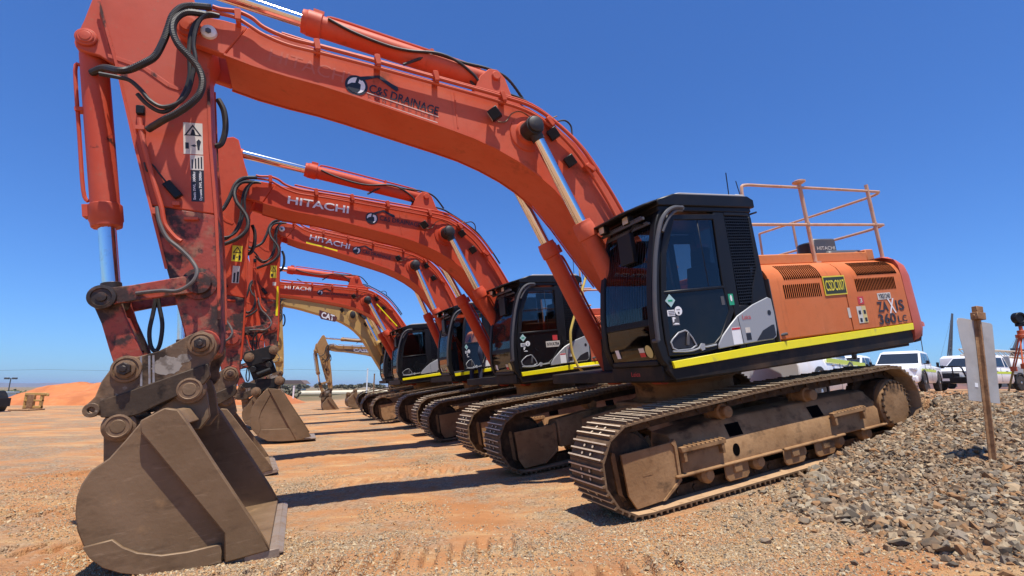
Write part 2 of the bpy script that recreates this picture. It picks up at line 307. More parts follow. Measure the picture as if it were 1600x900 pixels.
def ground_material():
    m=bpy.data.materials.new('red_dirt_yard'); m.use_nodes=True; T=m.node_tree; N=T.nodes; K=T.links; b=N['Principled BSDF']; b.inputs['Roughness'].default_value=.92; b.inputs['Specular IOR Level'].default_value=.15
    g=N.new('ShaderNodeNewGeometry'); P=g.outputs['Position']
    def noise(scale,det=8,rough=.6,mp=None,rotz=0):
        n=N.new('ShaderNodeTexNoise'); n.inputs['Scale'].default_value=scale; n.inputs['Detail'].default_value=det; n.inputs['Roughness'].default_value=rough
        if mp:
            q=N.new('ShaderNodeMapping'); q.inputs['Rotation'].default_value=(0,0,rotz); q.inputs['Scale'].default_value=mp; K.new(P,q.inputs[0]); K.new(q.outputs[0],n.inputs['Vector'])
        else: K.new(P,n.inputs['Vector'])
        return n.outputs[0]
    def rng_(v,a,b_,lo=0,hi=1):
        n=N.new('ShaderNodeMapRange'); n.inputs[1].default_value=a;n.inputs[2].default_value=b_;n.inputs[3].default_value=lo;n.inputs[4].default_value=hi; K.new(v,n.inputs[0]); return n.outputs[0]
    def mix(f,a,c):
        n=N.new('ShaderNodeMix'); n.data_type='RGBA'
        if isinstance(f,float): n.inputs[0].default_value=f
        else: K.new(f,n.inputs[0])
        for s_,v in ((6,a),(7,c)):
            if isinstance(v,tuple): n.inputs[s_].default_value=(*v,1)
            else: K.new(v,n.inputs[s_])
        return n.outputs[2]
    def math_(op,a,c):
        n=N.new('ShaderNodeMath'); n.operation=op
        for i,v in enumerate((a,c)):
            if isinstance(v,(int,float)): n.inputs[i].default_value=v
            else: K.new(v,n.inputs[i])
        return n.outputs[0]
    c=mix(rng_(noise(.5),.35,.68),(.43,.185,.07),(.48,.255,.118))
    c=mix(rng_(noise(2.2,8,.65,(.35,1.6,1),-.40),.5,.72),c,(.58,.39,.19))
    c=mix(rng_(noise(1.1,6,.6,(.3,1.2,1),-.40),.55,.75,0,.75),c,(.31,.14,.055))
    gm=rng_(noise(.55,5,.6),.43,.56)
    vo=N.new('ShaderNodeTexVoronoi'); vo.inputs['Scale'].default_value=38; K.new(P,vo.inputs['Vector'])
    cr=N.new('ShaderNodeValToRGB'); K.new(vo.outputs['Color'],cr.inputs[0])
    e=cr.color_ramp.elements; e[0].color=(.15,.12,.085,1); e[1].color=(.50,.41,.29,1); x=e.new(.5); x.color=(.36,.27,.175,1)
    grv=mix(rng_(noise(6,5),.45,.65),cr.outputs[0],c)
    c=mix(math_('MULTIPLY',gm,.8),c,grv)
    # vegetated plain beyond the yard
    sp=N.new('ShaderNodeSeparateXYZ'); K.new(P,sp.inputs[0]); 
    fy=rng_(sp.outputs[1],44,50); veg=mix(rng_(noise(.09,7),.4,.62),(.21,.15,.085),(.145,.135,.065)); veg=mix(rng_(noise(.02,5),.5,.65),veg,(.30,.17,.10))
    c=mix(fy,c,veg)
    K.new(c,b.inputs['Base Color'])
    bp=N.new('ShaderNodeBump'); bp.inputs['Distance'].default_value=.035; bp.inputs['Strength'].default_value=.8
    h=math_('ADD',math_('ADD',noise(24,8,.7),math_('MULTIPLY',noise(90,4,.6),.6)),math_('MULTIPLY',vo.outputs['Distance'],math_('MULTIPLY',gm,-1.4)))
    K.new(h,bp.inputs['Height']); K.new(bp.outputs[0],b.inputs['Normal']); return m
co,q,t=polar(); me=np_mesh('ground',co,q,t); me.materials.append(ground_material())
me.polygons.foreach_set('use_smooth',[True]*len(me.polygons))
tag(mobj('ground',me),kind='structure')
# stones ---------------------------------------------------------------
def ico():
    p=(1+5**.5)/2
    v=np.array([(-1,p,0),(1,p,0),(-1,-p,0),(1,-p,0),(0,-1,p),(0,1,p),(0,-1,-p),(0,1,-p),(p,0,-1),(p,0,1),(-p,0,-1),(-p,0,1)],float); v/=np.linalg.norm(v[0])
    f=np.array([(0,11,5),(0,5,1),(0,1,7),(0,7,10),(0,10,11),(1,5,9),(5,11,4),(11,10,2),(10,7,6),(7,1,8),(3,9,4),(3,4,2),(3,2,6),(3,6,8),(3,8,9),(4,9,5),(2,4,11),(6,2,10),(8,6,7),(9,8,1)]); return v,f
def octa():
    return np.array([(1,0,0),(-1,0,0),(0,1,0),(0,-1,0),(0,0,1),(0,0,-1)],float),np.array([(0,2,4),(2,1,4),(1,3,4),(3,0,4),(2,0,5),(1,2,5),(3,1,5),(0,3,5)])
def stones(name,pos,size,mt,proto=None):
    v,f=proto or ico(); n=len(pos); nv=len(v)
    V=v[None]*(1+.30*(rng.random((n,nv,1))-.5)*2)+.20*rng.standard_normal((n,nv,3))
    V*=size[:,None,None]*np.stack([rng.uniform(.7,1.35,n),rng.uniform(.6,1.1,n),rng.uniform(.4,.85,n)],-1)[:,None]
    qn=rng.standard_normal((n,4))*np.array([1,.35,.35,1]); qn/=np.linalg.norm(qn,axis=1)[:,None]; a,b,c,d=qn.T
    R=np.stack([1-2*(c*c+d*d),2*(b*c-a*d),2*(b*d+a*c),2*(b*c+a*d),1-2*(b*b+d*d),2*(c*d-a*b),2*(b*d-a*c),2*(c*d+a*b),1-2*(b*b+c*c)],-1).reshape(n,3,3)
    V=np.einsum('nij,nkj->nki',R,V)+pos[:,None]
    F=(f[None]+nv*np.arange(n)[:,None,None]).reshape(-1,3)
    me=np_mesh(name,V.reshape(-1,3),None,F); me.materials.append(mt); me.polygons.foreach_set('use_smooth',[False]*len(me.polygons)); return mobj(name,me)
def s2w(s,y): return A2[0]-F2[0]*s+L2[0]*y, A2[1]-F2[1]*s+L2[1]*y
stone_cols=[(.16,.12,.08),(.24,.17,.105),(.10,.08,.058),(.29,.19,.105),(.19,.15,.105),(.40,.305,.19),(.13,.095,.062),(.27,.145,.065),(.21,.178,.135),(.33,.27,.185)]
M['stone']=mat('crushed_rock',(.2,.17,.14),.85,0,[((.28,.165,.085),6,.45,.72,.6)],island=stone_cols,pos=True,spec=.25)
ns=190000; s_=rng.uniform(.3,8.2,ns); y_=np.where(rng.random(ns)<.86,rng.uniform(1.45,6.0,ns),rng.uniform(-12,1.7,ns))
foot=np.interp(y_,FY,FS)+.5*fbm(s_*1.4,y_*1.4,3,40)
prob=np.clip((s_-foot-.05)/.45,0,1)**.8+.035*(s_>foot-.8)
prob*=np.where(y_<1.5,np.where(s_>4.6,.8,.0),1)*np.where(s_>6.6,.6,1)
k=rng.random(ns)<prob; s_,y_=s_[k],y_[k]
X,Yw=s2w(s_,y_); sz=np.clip(rng.lognormal(math.log(.0125),.45,len(X)),.005,.045)*(1+.5*np.exp(-((s_-foot[k]-.4)/.5)**2)); kk=np.hypot(X,Yw)>1.2; X,Yw,sz=X[kk],Yw[kk],sz[kk]
big=stones('crushed_rock',np.stack([X,Yw,height(X,Yw)+sz*.25],-1),sz,M['stone']); tag(big,'windrow of grey brown crushed rock heaped beside the nearest tracks','gravel',kind='stuff')
npb=420000; r=2.2*np.exp(rng.uniform(0,1.75,npb)); a=np.radians(90-rng.uniform(-50,50,npb)); X=r*np.cos(a);Yw=r*np.sin(a)
s_,y_=sy(X,Yw); patch=np.clip((fbm(X*.7,Yw*.7,3,50)-.01)*7,0.03,1)+.7*np.exp(-((s_-.4)/.9)**2-((y_-2.2)/1.6)**2)
k=(rng.random(npb)<patch)&((s_<.2)|(y_>1.75)); X,Yw=X[k],Yw[k]
sz=np.clip(rng.lognormal(math.log(.0062),.42,len(X)),.003,.022)
M['pebble']=mat('loose_pebbles',(.3,.2,.13),.9,0,[],island=[(.42,.275,.135),(.33,.245,.15),(.50,.385,.23),(.25,.19,.125),(.43,.24,.10),(.39,.315,.21)],spec=.2)
tag(stones('loose_pebbles',np.stack([X,Yw,height(X,Yw)+sz*.2],-1),sz,M['pebble'],octa()),'small loose pebbles scattered over the flat red dirt','gravel',kind='stuff')
# far stockpile, ridges, hills
def mound(name,cx,cy,a,b,h,rot,mt,seed,sharp=1.0):
    nu,nv=90,40; U,V=np.meshgrid(np.linspace(-1,1,nu),np.linspace(-1,1,nv)); c,s=math.cos(rot),math.sin(rot)
    d=np.clip(1-np.abs(U)**3,0,1)*np.clip(1-np.abs(V)**1.4*sharp,0,1)
    X=cx+U*a*c-V*b*s; Yw=cy+U*a*s+V*b*c
    Z=height(X,Yw,False)-.4+(h+.4)*d*(1+.35*fbm(U*4+seed,V*2,4,seed))+.9*fbm(X*.55,Yw*.55,4,seed)*np.clip(d*4,0,1)
    i=np.arange(nv-1)[:,None]*nu+np.arange(nu-1)[None]; q=np.stack([i,i+1,i+nu+1,i+nu],-1).reshape(-1,4)
    me=np_mesh(name,np.stack([X,Yw,Z],-1).reshape(-1,3),q); me.materials.append(mt); me.polygons.foreach_set('use_smooth',[True]*len(me.polygons)); return tag(mobj(name,me),kind='structure')
M['stock']=mat('orange_stockpile_soil',(.50,.165,.05),.95,0,[((.37,.115,.036),.45,.45,.58,.85),((.54,.24,.10),1.5,.55,.75,.6)],bump=.6,bscale=3,pos=True)
mound('dirt_stockpile',-29.6,42,13.2,5,1.75,.06,M['stock'],61)
mound('dirt_stockpile',-21.6,45,2.6,2.4,1.0,-.1,M['stock'],66)
def ridge(name,pts,dist,mt,seed,depth=300,base=-8):
    n=160; us=np.linspace(pts[0][0],pts[-1][0],n); hs=np.interp(us,[p[0] for p in pts],[p[1] for p in pts])
    vs=[];fs=[]
    for i in range(n):
        x=(us[i]-800)/776*dist*.98; h=1.2+hs[i]/776*dist*(1+.30*float(fbm(np.array(i*.21),np.array(seed*1.),4,seed)))
        vs+=[(x,dist-depth*.5,base),(x,dist-depth*.15,h*.72),(x,dist,h),(x,dist+depth,base)]
    for i in range(n-1):
        for k in range(3): fs.append((i*4+k,i*4+4+k,i*4+5+k,i*4+1+k))
    b=MB(); b.add(vs,fs); return tag(b.build(name,mt,smooth=180),kind='structure')
M['ridge']=mat('far_ridge_rock',(.16,.10,.085),.95,0,[((.10,.085,.07),.004,.4,.6,.9)],pos=True)
M['ridgered']=mat('red_rock_hill',(.20,.085,.055),.95,0,[((.11,.055,.04),.03,.4,.6,.9)],pos=True)
ridge('far_ridge',[(-700,3),(-300,6),(0,6),(60,5),(130,6),(240,6),(330,4),(480,1.5),(700,2),(1000,3),(1150,4)],4200,M['ridge'],5,900,-20)
ridge('red_hill',[(1080,2),(1180,5),(1270,11),(1330,9),(1400,10),(1460,12),(1560,15),(1680,14),(1900,10),(2300,6)],420,M['ridgered'],8,120)
# ------------------------------------------------------------------ excavator (machine coordinates: x forward, y left, z up; slew centre at 0)
BT=(5.81,5.278); FOOT=(.25,2.0); TIP=(5.764,2.066); BC=(2.14,4.422); BCF=(.78,1.2)
ACC=(2.40,5.295); ACP=(6.05,6.07); BKP=(6.677,5.114); LE=(6.518,2.555); LA=(5.788,2.653); LH=(6.325,1.90)
def P(mb,name,m,parent,g,bevel=0,smooth=35,seg=1):
    first=None
    for pc in (mb.pieces() if mb.cuts else [mb]):
        o=pc.build(name,m,parent,bevel,smooth,seg); GR[o.name]=g; first=first or o
    return first
GR={}
root=empty('excavator')
OR,AR=M['orange'],M['armpaint']
ar_side=lambda p,k: [(a,k,b) for a,b in p]
# ---- undercarriage
def path():
    pts=[]
    for a in np.linspace(-90,90,24): pts.append((2.05+.415*math.cos(math.radians(a)),.45+.415*math.sin(math.radians(a))))
    pts+=[(1.5,.895),(.97,.915),(.4,.94),(-.14,.952),(-.8,.945),(-1.5,.935)]
    for a in np.linspace(90,270,24): pts.append((-2.025+.445*math.cos(math.radians(a)),.49+.445*math.sin(math.radians(a))))
    pts.append((2.05,.035)); return np.array(pts)
PA=path(); seg=np.hypot(*np.diff(PA,axis=0).T); cum=np.concatenate([[0],np.cumsum(seg)]); NS=50
def at(sv): 
    sv=sv%cum[-1]; return np.array([np.interp(sv,cum,PA[:,0]),np.interp(sv,cum,PA[:,1])])
def shoe_mesh():
    b=MB(); p=.2195
    b.box(-p/2,p/2,-.30,.30,-.008,.010)
    for x,hh in ((-.085,.044),(-.012,.036),(.064,.036)):
        b.add([(x-.013,-.30,.01),(x+.013,-.30,.01),(x+.013,.30,.01),(x-.013,.30,.01),(x-.007,-.30,hh),(x+.007,-.30,hh),(x+.007,.30,hh),(x-.007,.30,hh)],[(0,1,2,3),(4,5,6,7),(0,1,5,4),(1,2,6,5),(2,3,7,6),(3,0,4,7)])
    for x in (-.048,.026):
        for y in (-.075,.075): b.cyl((x,y,.009),(x,y,.026),.016,6)
    return b
me_shoe=shoe_mesh().mesh('track_shoe',[M['track'],M['grouser'],M['shoedust']],smooth=30)
for f_ in me_shoe.polygons:
    if f_.center.z<-.007: f_.material_index=2
    if f_.center.z>.034 or (f_.center.z>.019 and f_.center.z<.03 and abs(f_.center.y)>.02 and abs(f_.center.y)<.12 and f_.area<.002): f_.material_index=1
def shoe_mat(i,yc):
    L=cum[-1]; a=at((i-.5)*L/NS);c=at((i+.5)*L/NS); t=c-a; t/=np.linalg.norm(t); p=(a+c)/2*.5+at(i*L/NS)*.5; n=np.array([t[1],-t[0]])
    return Matrix(((t[0],0,n[0],p[0]),(0,1,0,yc),(t[1],0,n[1],p[1]),(0,0,0,1)))
def chain(mb,yc):
    L=cum[-1]
    for i in range(NS):
        m=shoe_mat(i,yc)
        for y in (-.10,.075): mb.box(-.106,.106,y,y+.025,-.115,-.008,m)
        mb.tube([m@Vector((.104,-.115,-.06)),m@Vector((.104,.115,-.06))],.03,8)
    return mb
def details(yc,sd):
    """track frame side at lateral centre yc; sd=+1 left"""
    o={}
    y=lambda v: yc+sd*v      # v measured from track centre outward
    fr=MB()
    sec=[(-.24,.27),(.215,.27),(.215,.47),(.06,.70),(-.2,.72),(-.24,.6)]
    xs=[1.50,.9,-.95,-1.70]; top=[.88,1,1,.98]
    fr.loft([[(x,y(a),.27+(b-.27)*k) for a,b in sec] for x,k in zip(xs,top)])
    fr.loft([[(x,y(a),.30+(b-.27)*.9) for a,b in [(-.22,.27),(.17,.27),(.17,.55),(.02,.68),(-.2,.68),(-.22,.6)]] for x in (-1.68,-1.85)])
    for x0,x1 in ((.10,1.60),(-.98,.06),(-1.80,-1.30)): fr.box(x0,x1,min(y(.20),y(.245)),max(y(.20),y(.245)),.255,.285)
    o['frame']=fr
    hl=MB(); hl.prism([(.753+.05*math.cos(a),.39+.065*math.sin(a)) for a in np.linspace(0,2*math.pi,16,endpoint=False)],*sorted((y(.2155),y(.2175))))
    for x0,x1 in ((.58,.78),(-.74,-.54)):
        hl.cut(); sl2=(.155,.23); e0=Vector((.18,.52)); e1=Vector((.10,.64)); nrm=Vector((.23,.155)).normalized()*.004
        hl.loft([[(xx,y(e0.x+nrm.x*k),e0.y+nrm.y*k) for xx,k in ((x0,0),(x1,0),(x1,1),(x0,1))],[(xx-.03,y(e1.x+nrm.x*k),e1.y+nrm.y*k) for xx,k in ((x0,0),(x1,0),(x1,1),(x0,1))]])
    o['hole']=hl
    gd=MB(); gp=[(2.19,.585),(1.60,.60),(1.545,.63),(1.53,.56),(1.533,.225),(1.757,.085),(2.09,.07),(2.165,.20)]
    gd.prism(gp,min(y(.18),y(.205)),max(y(.18),y(.205))); gd.prism([(1.60,.60),(1.545,.63),(1.53,.56),(1.533,.225),(1.757,.085),(1.79,.085),(1.565,.24),(1.565,.56)],min(y(.207),y(.225)),max(y(.207),y(.225)))
    gd.box(1.86,1.98,min(y(.2055),y(.2075)),max(y(.2055),y(.2075)),.345,.375); gd.prism([(2.22,.60),(2.19,.585),(2.165,.2),(2.09,.07),(2.14,.06),(2.21,.19),(2.24,.55)],min(y(-.1),y(.1)),max(y(-.1),y(.1)))
    gd.cut(); gd.prism(gp,min(y(-.205),y(-.18)),max(y(-.205),y(-.18))); gd.prism([(1.60,.60),(1.545,.63),(1.53,.56),(1.533,.225),(1.757,.085),(1.79,.085),(1.565,.24),(1.565,.56)],min(y(-.225),y(-.207)),max(y(-.225),y(-.207)))
    o['guard']=gd
    rl=MB()
    for x in (1.15,.42,-.25,-.92,-1.45): rl.cut(); rl.lathe((x,y(-.2),.20),(0,sd,0),[(0,.07),(.02,.085),(.1,.085),(.11,.07),(.29,.07),(.3,.085),(.37,.085),(.39,.06),(.41,.05)],18)
    o['rollers']=rl
    gu=MB()
    for x in (.78,-.10,-.62): 
        gu.cut(); gu.prism([(x-.17,.27),(x+.17,.27),(x+.17,.13),(x+.13,.09),(x-.13,.09),(x-.17,.13)],min(y(.19),y(.215)),max(y(.19),y(.215)))
        gu.box(x-.06,x+.06,min(y(.205),y(.235)),max(y(.205),y(.235)),.17,.262)
    o['roller_guard']=gu
    cr=MB()
    for x in (.77,-.59): cr.cut(); cr.lathe((x,y(-.12),.785),(0,sd,0),[(0,.05),(.05,.06),(.06,.085),(.1,.085),(.105,.075),(.2,.075),(.205,.085),(.25,.085),(.26,.06),(.31,.06),(.315,.065),(.335,.06),(.345,.03)],22); cr.box(x-.05,x+.05,min(y(-.1),y(-.02)),max(y(-.1),y(-.02)),.66,.76)
    o['carrier']=cr
    st=MB()
    for x0,x1 in ((.93,1.52),(-1.39,-.78)):
        st.cut(); st.box(x0,x1,min(y(.215),y(.275)),max(y(.215),y(.275)),.495,.545)
        for x in (x0+.02,x1-.06): st.box(x,x+.04,min(y(.15),y(.27)),max(y(.15),y(.27)),.40,.50)
        for k in range(9): st.box(x0+.03+k*(x1-x0-.06)/9,x0+.05+k*(x1-x0-.06)/9,min(y(.215),y(.28)),max(y(.215),y(.28)),.545,.556)
    o['step']=st
    sp=MB(); sp.lathe((-2.025,y(-.12),.49),(0,sd,0),[(0,.34),(.03,.36),(.06,.36),(.08,.30),(.16,.30),(.17,.31),(.28,.31),(.29,.30)],36)
    for k in range(21):
        a=2*math.pi*k/21; sp.box(-.05,.05,-.04,.04,-.06,.02,Matrix.Translation((-2.025+.375*math.cos(a),y(-.1),.49+.375*math.sin(a)))@Matrix.Rotation(-a+math.pi/2,4,'Y'))
    o['sprocket']=sp
    fd=MB(); fd.lathe((-2.025,y(.165),.49),(0,sd,0),[(0,.30),(.02,.305),(.06,.30),(.07,.285),(.085,.27),(.09,.0)],40)
    o['cover']=fd
    fb=MB()
    for k in range(22):
        a=2*math.pi*k/22; c=(-2.025+.268*math.cos(a),.49+.268*math.sin(a)); fb.cut(); fb.cyl((c[0],y(.245),c[1]),(c[0],y(.268),c[1]),.018,6)
    o['bolts']=fb
    idl=MB(); idl.lathe((2.05,y(-.09),.45),(0,sd,0),[(0,.2),(.01,.31),(.05,.33),(.06,.36),(.11,.36),(.12,.33),(.16,.31),(.17,.2),(.18,.12),(.22,.12)],32)
    o['idler']=idl
    return o
for sd in (1,-1):
    yc=1.295*sd; d=details(yc,sd)
    tr=P(chain(MB(),yc),'track',M['chain'],root,'under')
    for i in range(NS):
        s_o=mobj('track_shoe',me_shoe,tr); s_o.matrix_basis=shoe_mat(i,yc)
    fr=P(d['frame'],'track_frame',M['dust'],root,'under',.012)
    P(d['guard'],'idler_guard',M['dust'],fr,'sub',.004); P(d['rollers'],'track_roller',M['dust'],fr,'sub'); P(d['roller_guard'],'roller_guard',M['dust'],fr,'sub',.01)
    P(d['hole'],'frame_opening',M['void'],fr,'sub'); P(d['carrier'],'carrier_roller',M['dust'],fr,'sub'); P(d['step'],'step',M['dust'],fr,'sub',.005)
    sp=P(d['sprocket'],'sprocket',M['chain'],root,'under'); P(d['cover'],'final_drive_cover',M['dust'],sp,'sub',0,30); P(d['bolts'],'cover_bolt',M['chain'],sp,'sub')
    P(d['idler'],'idler_wheel',M['chain'],root,'under')
b=MB(); b.lathe((0,0,.55),(0,0,1),[(0,.75),(.3,.72),(.32,.66),(.5,.66),(.52,.72),(.60,.72)],40)
for sx in (1,-1):
    for sd in (1,-1):
        b.loft([[(sx*.35,sd*.2,.5),(sx*.75,sd*.0,.5),(sx*.75,sd*.0,.85),(sx*.35,sd*.2,.85)],[(sx*.55,sd*1.1,.36),(sx*1.15,sd*1.1,.36),(sx*1.10,sd*1.1,.62),(sx*.6,sd*1.1,.62)]])
b.box(-.8,.8,-.55,.55,.52,.84)
P(b,'car_body',M['dust'],root,'under',.02)
# ---- upper structure
b=MB(); b.box(-2.86,1.30,-1.44,1.40,1.16,1.30); b.prism([(1.36,1.19),(1.44,1.30),(1.44,1.38),(-.2,1.38),(-2.86,1.38),(-2.86,1.20),(.2,1.17)],1.405,1.465)
b.box(1.30,1.46,.47,1.40,1.19,1.36); b.box(-.2,1.0,-.42,.38,1.30,1.75)
for sd in (.36,-.36): b.prism([(.75,1.3),(.52,2.12),(.25,2.28),(-.05,2.15),(-.6,1.5),(-.8,1.3)],sd-.03,sd+.03)
sf=P(b,'swing_frame',M['blackdust'],root,'upper',.01)
b=MB(); b.prism([(1.385,1.388),(1.375,1.315),(0.,1.345),(-2.868,1.378),(-2.88,1.468),(0.,1.44)],1.4655,1.495)
P(b,'reflective_stripe',M['hivis'],root,'upper',.003)
# cab
FP=[(1.44,1.34),(1.50,1.42),(1.545,1.60),(1.54,1.80),(1.525,2.0),(1.475,2.3),(1.39,2.62),(1.31,2.88),(1.225,3.05)]
def strip(off0,off1): return [(x-off0,z) for x,z in FP]+[(x-off1,z) for x,z in FP[::-1]]
b=MB(); b.prism(strip(0,.115),1.375,1.468); b.prism(strip(0,.09),.47,.56)
b.box(-.19,1.44,.47,1.468,1.31,1.42); b.box(-.19,1.235,.47,1.468,3.035,3.10)
b.box(-.19,-.14,.47,1.468,1.42,2.0); b.box(-.19,-.10,.47,.58,2.0,3.04); b.box(-.19,-.12,1.36,1.45,2.0,3.04)
b.prism([(.44,3.03),(.275,3.03),(.275,2.42),(.30,1.42),(.39,1.42),(.39,1.9),(.46,2.14)],1.38,1.475)
b.prism([(.275,3.035),(-.16,3.035),(-.185,2.3),(-.19,1.42),(.30,1.42),(.275,2.42)],1.375,1.44)
b.prism([(.10,1.90),(.02,2.13),(-.10,2.36),(-.12,2.98),(-.165,2.98),(-.19,1.90)],1.44,1.475); b.box(-.13,.275,1.44,1.475,2.985,3.035); b.prism([(.29,1.42),(.28,1.92),(.09,1.90),(-.19,1.9),(-.19,1.42)],1.44,1.470)
b.box(1.2,1.5,.56,1.375,1.36,1.42); b.prism([(.30,1.42),(-.19,1.42),(-.19,3.03),(.30,3.03),(.30,2.2),(.2,2.2),(.2,2.9),(-.1,2.9),(-.1,2.2),(.30,2.0)],.47,.50)
b.loft([[(x-.02,yy,z) for yy in (.55,1.38)]+[(x-.06,yy,z) for yy in (1.38,.55)] for x,z in ((1.548,1.78),(1.540,1.86))])
b.loft([[(x-.02,yy,z) for yy in (.55,1.38)]+[(x-.06,yy,z) for yy in (1.38,.55)] for x,z in ((1.31,2.86),(1.235,3.04))])
cab=P(b,'cab',M['black'],root,'upper',.012,35,2)
b=MB(); b.prism([(-.24,3.09),(-.24,3.19),(-.15,3.235),(1.0,3.235),(1.25,3.165),(1.25,3.09)],.44,1.495)
pl=[(1.25,.44),(1.54,.44),(1.54,1.18),(1.40,1.42),(1.25,1.495)]
b.loft([[(x,y,3.165-(x-1.25)*.25) for x,y in pl],[(x,y,3.135-(x-1.25)*.25) for x,y in pl]])
vis=P(b,'roof_guard',M['black'],cab,'sub',.012)
b=MB(); b.prism([(-.16,3.2335),(.95,3.2335),(.95,3.25),(.88,3.262),(-.05,3.262),(-.16,3.25)],.47,1.46); b.box(-.16,-.02,1.30,1.44,3.255,3.275)
P(b,'roof_panel',M['roof'],cab,'sub',.006)
b=MB()
for k in range(22): b.box(1.40,1.415,.62+k*.035,.64+k*.035,2.985,3.0); b.box(1.33,1.345,.62+k*.035,.64+k*.035,2.925,2.94)
b.box(1.385,1.41,.58,1.40,2.955,2.985); b.box(1.315,1.34,.58,1.40,2.90,2.926)
P(b,'step_grating',M['dkgrey'],cab,'sub')
for x,y_,z in ((1.46,.72,3.03),(1.40,1.12,3.03)):
    b=MB(); b.box(x-.05,x+.03,y_-.06,y_+.06,z-.055,z+.045); b.cyl((x-.03,y_,z+.04),(x-.03,y_,z+.09),.015)
    l=P(b,'cab_light',M['black'],root,'upper',.01); b=MB(); b.box(x+.031,x+.036,y_-.05,y_+.05,z-.045,z+.035); P(b,'lamp_lens',M['lens'],l,'sub',.004)
def sheet(mb,pts,y0,y1,th=.006):
    mb.loft([[(x,y0,z),(x,y1,z),(x-th,y1,z),(x-th,y0,z)] for x,z in pts]); return mb
P(sheet(MB(),[(x-.02,z) for x,z in FP[4:8]]+[],.55,1.38),'windscreen',M['glass'],cab,'sub')
P(sheet(MB(),[(x-.02,z) for x,z in FP[3:5]],.55,1.38),'windscreen',M['glass'],cab,'sub')
P(sheet(MB(),[(x-.02,z) for x,z in FP[1:4]],.55,1.38),'lower_windscreen',M['glassdk'],cab,'sub')
b=MB()
for k in range(17): 
    yy=.60+k*.047; b.tube([(x+.004,yy,z) for x,z in FP[3:8]],.0022,4)
P(b,'windscreen_guard',M['black'],cab,'sub')
b=MB(); b.box(-.125,-.115,.58,1.36,2.02,3.03); P(b,'rear_window',M['glass'],cab,'sub')
b=MB(); b.prism([(1.40,1.45),(1.5,1.7),(1.45,2.2),(1.24,2.95),(.31,2.95),(.31,1.45)],.485,.49); P(b,'side_window',M['glassdk'],cab,'sub')
b=MB()
for k in range(14): b.box(.35+k*.065,.357+k*.065,.478,.484,2.1,2.95)
for k in range(12): b.box(.31,1.2,.471,.477,2.12+k*.07,2.127+k*.07)
P(b,'window_guard',M['black'],cab,'sub')
b=MB(); b.box(-.12,.27,1.4405,1.446,1.93,2.98)
P(b,'vent_backing',mat('vent_backing',(.03,.035,.045),.25),cab,'sub')
b=MB(); 
for k in range(30):
    z=1.94+k*.035; xl=-.115 if z>2.36 else np.interp(z,[1.9,2.13,2.36],[.10,.02,-.11]); b.box(xl,.272,1.452,1.47,z,z+.013)
for k in range(12): b.box(-.10+k*.032,-.09+k*.032,1.449,1.464,2.36 if k<3 else (2.13 if k<5 else 1.93),2.99)
P(b,'side_vent_mesh',M['black'],cab,'sub')
# interior
b=MB(); b.prism([(.75,1.42),(.72,1.75),(.35,1.78),(.3,1.7),(.33,1.42)],.72,1.2); b.prism([(.42,1.75),(.30,2.5),(.18,2.48),(.30,1.72)],.76,1.16); b.prism([(.30,2.5),(.27,2.72),(.17,2.70),(.20,2.48)],.84,1.08)
for yy in (.62,1.24): b.prism([(.85,1.85),(.3,1.95),(.3,1.75),(.85,1.72)],yy-.06,yy+.06); b.cyl((.82,yy,1.85),(.86,yy,2.1),.022,8)
b.box(1.0,1.3,.56,.70,1.42,2.05); b.box(1.05,1.12,.62,.82,2.05,2.25); b.box(-.13,1.4,.5,1.37,1.425,1.44); b.cyl((1.2,.85,1.45),(1.2,.85,1.75),.02,8); b.cyl((1.2,1.05,1.45),(1.2,1.05,1.75),.02,8)
P(b,'seat',M['seat'],cab,'sub',.02)
# door
do=[(1.415,1.445),(1.425,1.62),(1.41,1.98),(1.285,2.62),(1.13,2.99),(.415,3.005),(.43,2.6),(.45,2.14),(.385,1.86),(.60,1.56),(.72,1.455),(1.05,1.43)]
di=[(1.345,1.53),(1.355,1.66),(1.335,1.98),(1.22,2.55),(1.04,2.93),(.455,2.94),(.472,2.6),(.49,2.15),(.455,1.87),(.65,1.60),(.76,1.525),(1.05,1.505)]
b=MB(); b.ring(do,di,1.435,1.478)
b.prism([(1.35,2.135),(.46,2.155),(.46,2.125),(1.35,2.10)],1.438,1.482); b.prism([(.70,2.93),(.685,2.93),(.68,2.15),(.695,2.15)],1.45,1.466)
door=P(b,'cab_door',M['black'],root,'door',.008)
b=MB(); b.prism([(1.325,2.11),(1.22,2.55),(1.04,2.93),(.455,2.94),(.472,2.6),(.488,2.13)],1.455,1.461); P(b,'door_window',M['glass'],door,'sub')
b=MB(); b.prism([(1.34,1.535),(1.355,1.66),(1.34,2.10),(.487,2.13),(.455,1.87),(.65,1.60),(.76,1.525),(1.05,1.505)],1.448,1.468); P(b,'lower_door_panel',mat('glossy_door_panel',(.006,.007,.009),.12,0,[((.03,.025,.02),2,.5,.8,.35,None,.5)],spec=.3),door,'sub')
hp=[(1.375,1.585),(1.345,1.62),(1.25,1.685),(1.15,1.705),(1.12,1.69),(1.06,1.61),(1.02,1.52),(1.10,1.485),(1.30,1.49),(1.36,1.52)]
cx,cz=1.2,1.58
b=MB(); b.ring(hp,[(cx+(x-cx)*.90,cz+(z-cz)*.86) for x,z in hp],1.478,1.492); hnd=P(b,'door_handle',M['grey'],door,'sub',.003)
b=MB(); b.prism([(cx+(x-cx)*.89,cz+(z-cz)*.85) for x,z in hp],1.470,1.476); P(b,'handle_recess',M['ink'],door,'sub')
b=MB(); b.prism([(1.17,1.54),(1.13,1.67),(1.10,1.665),(1.13,1.535)],1.477,1.495); P(b,'handle_lever',M['dkgrey'],door,'sub',.004)
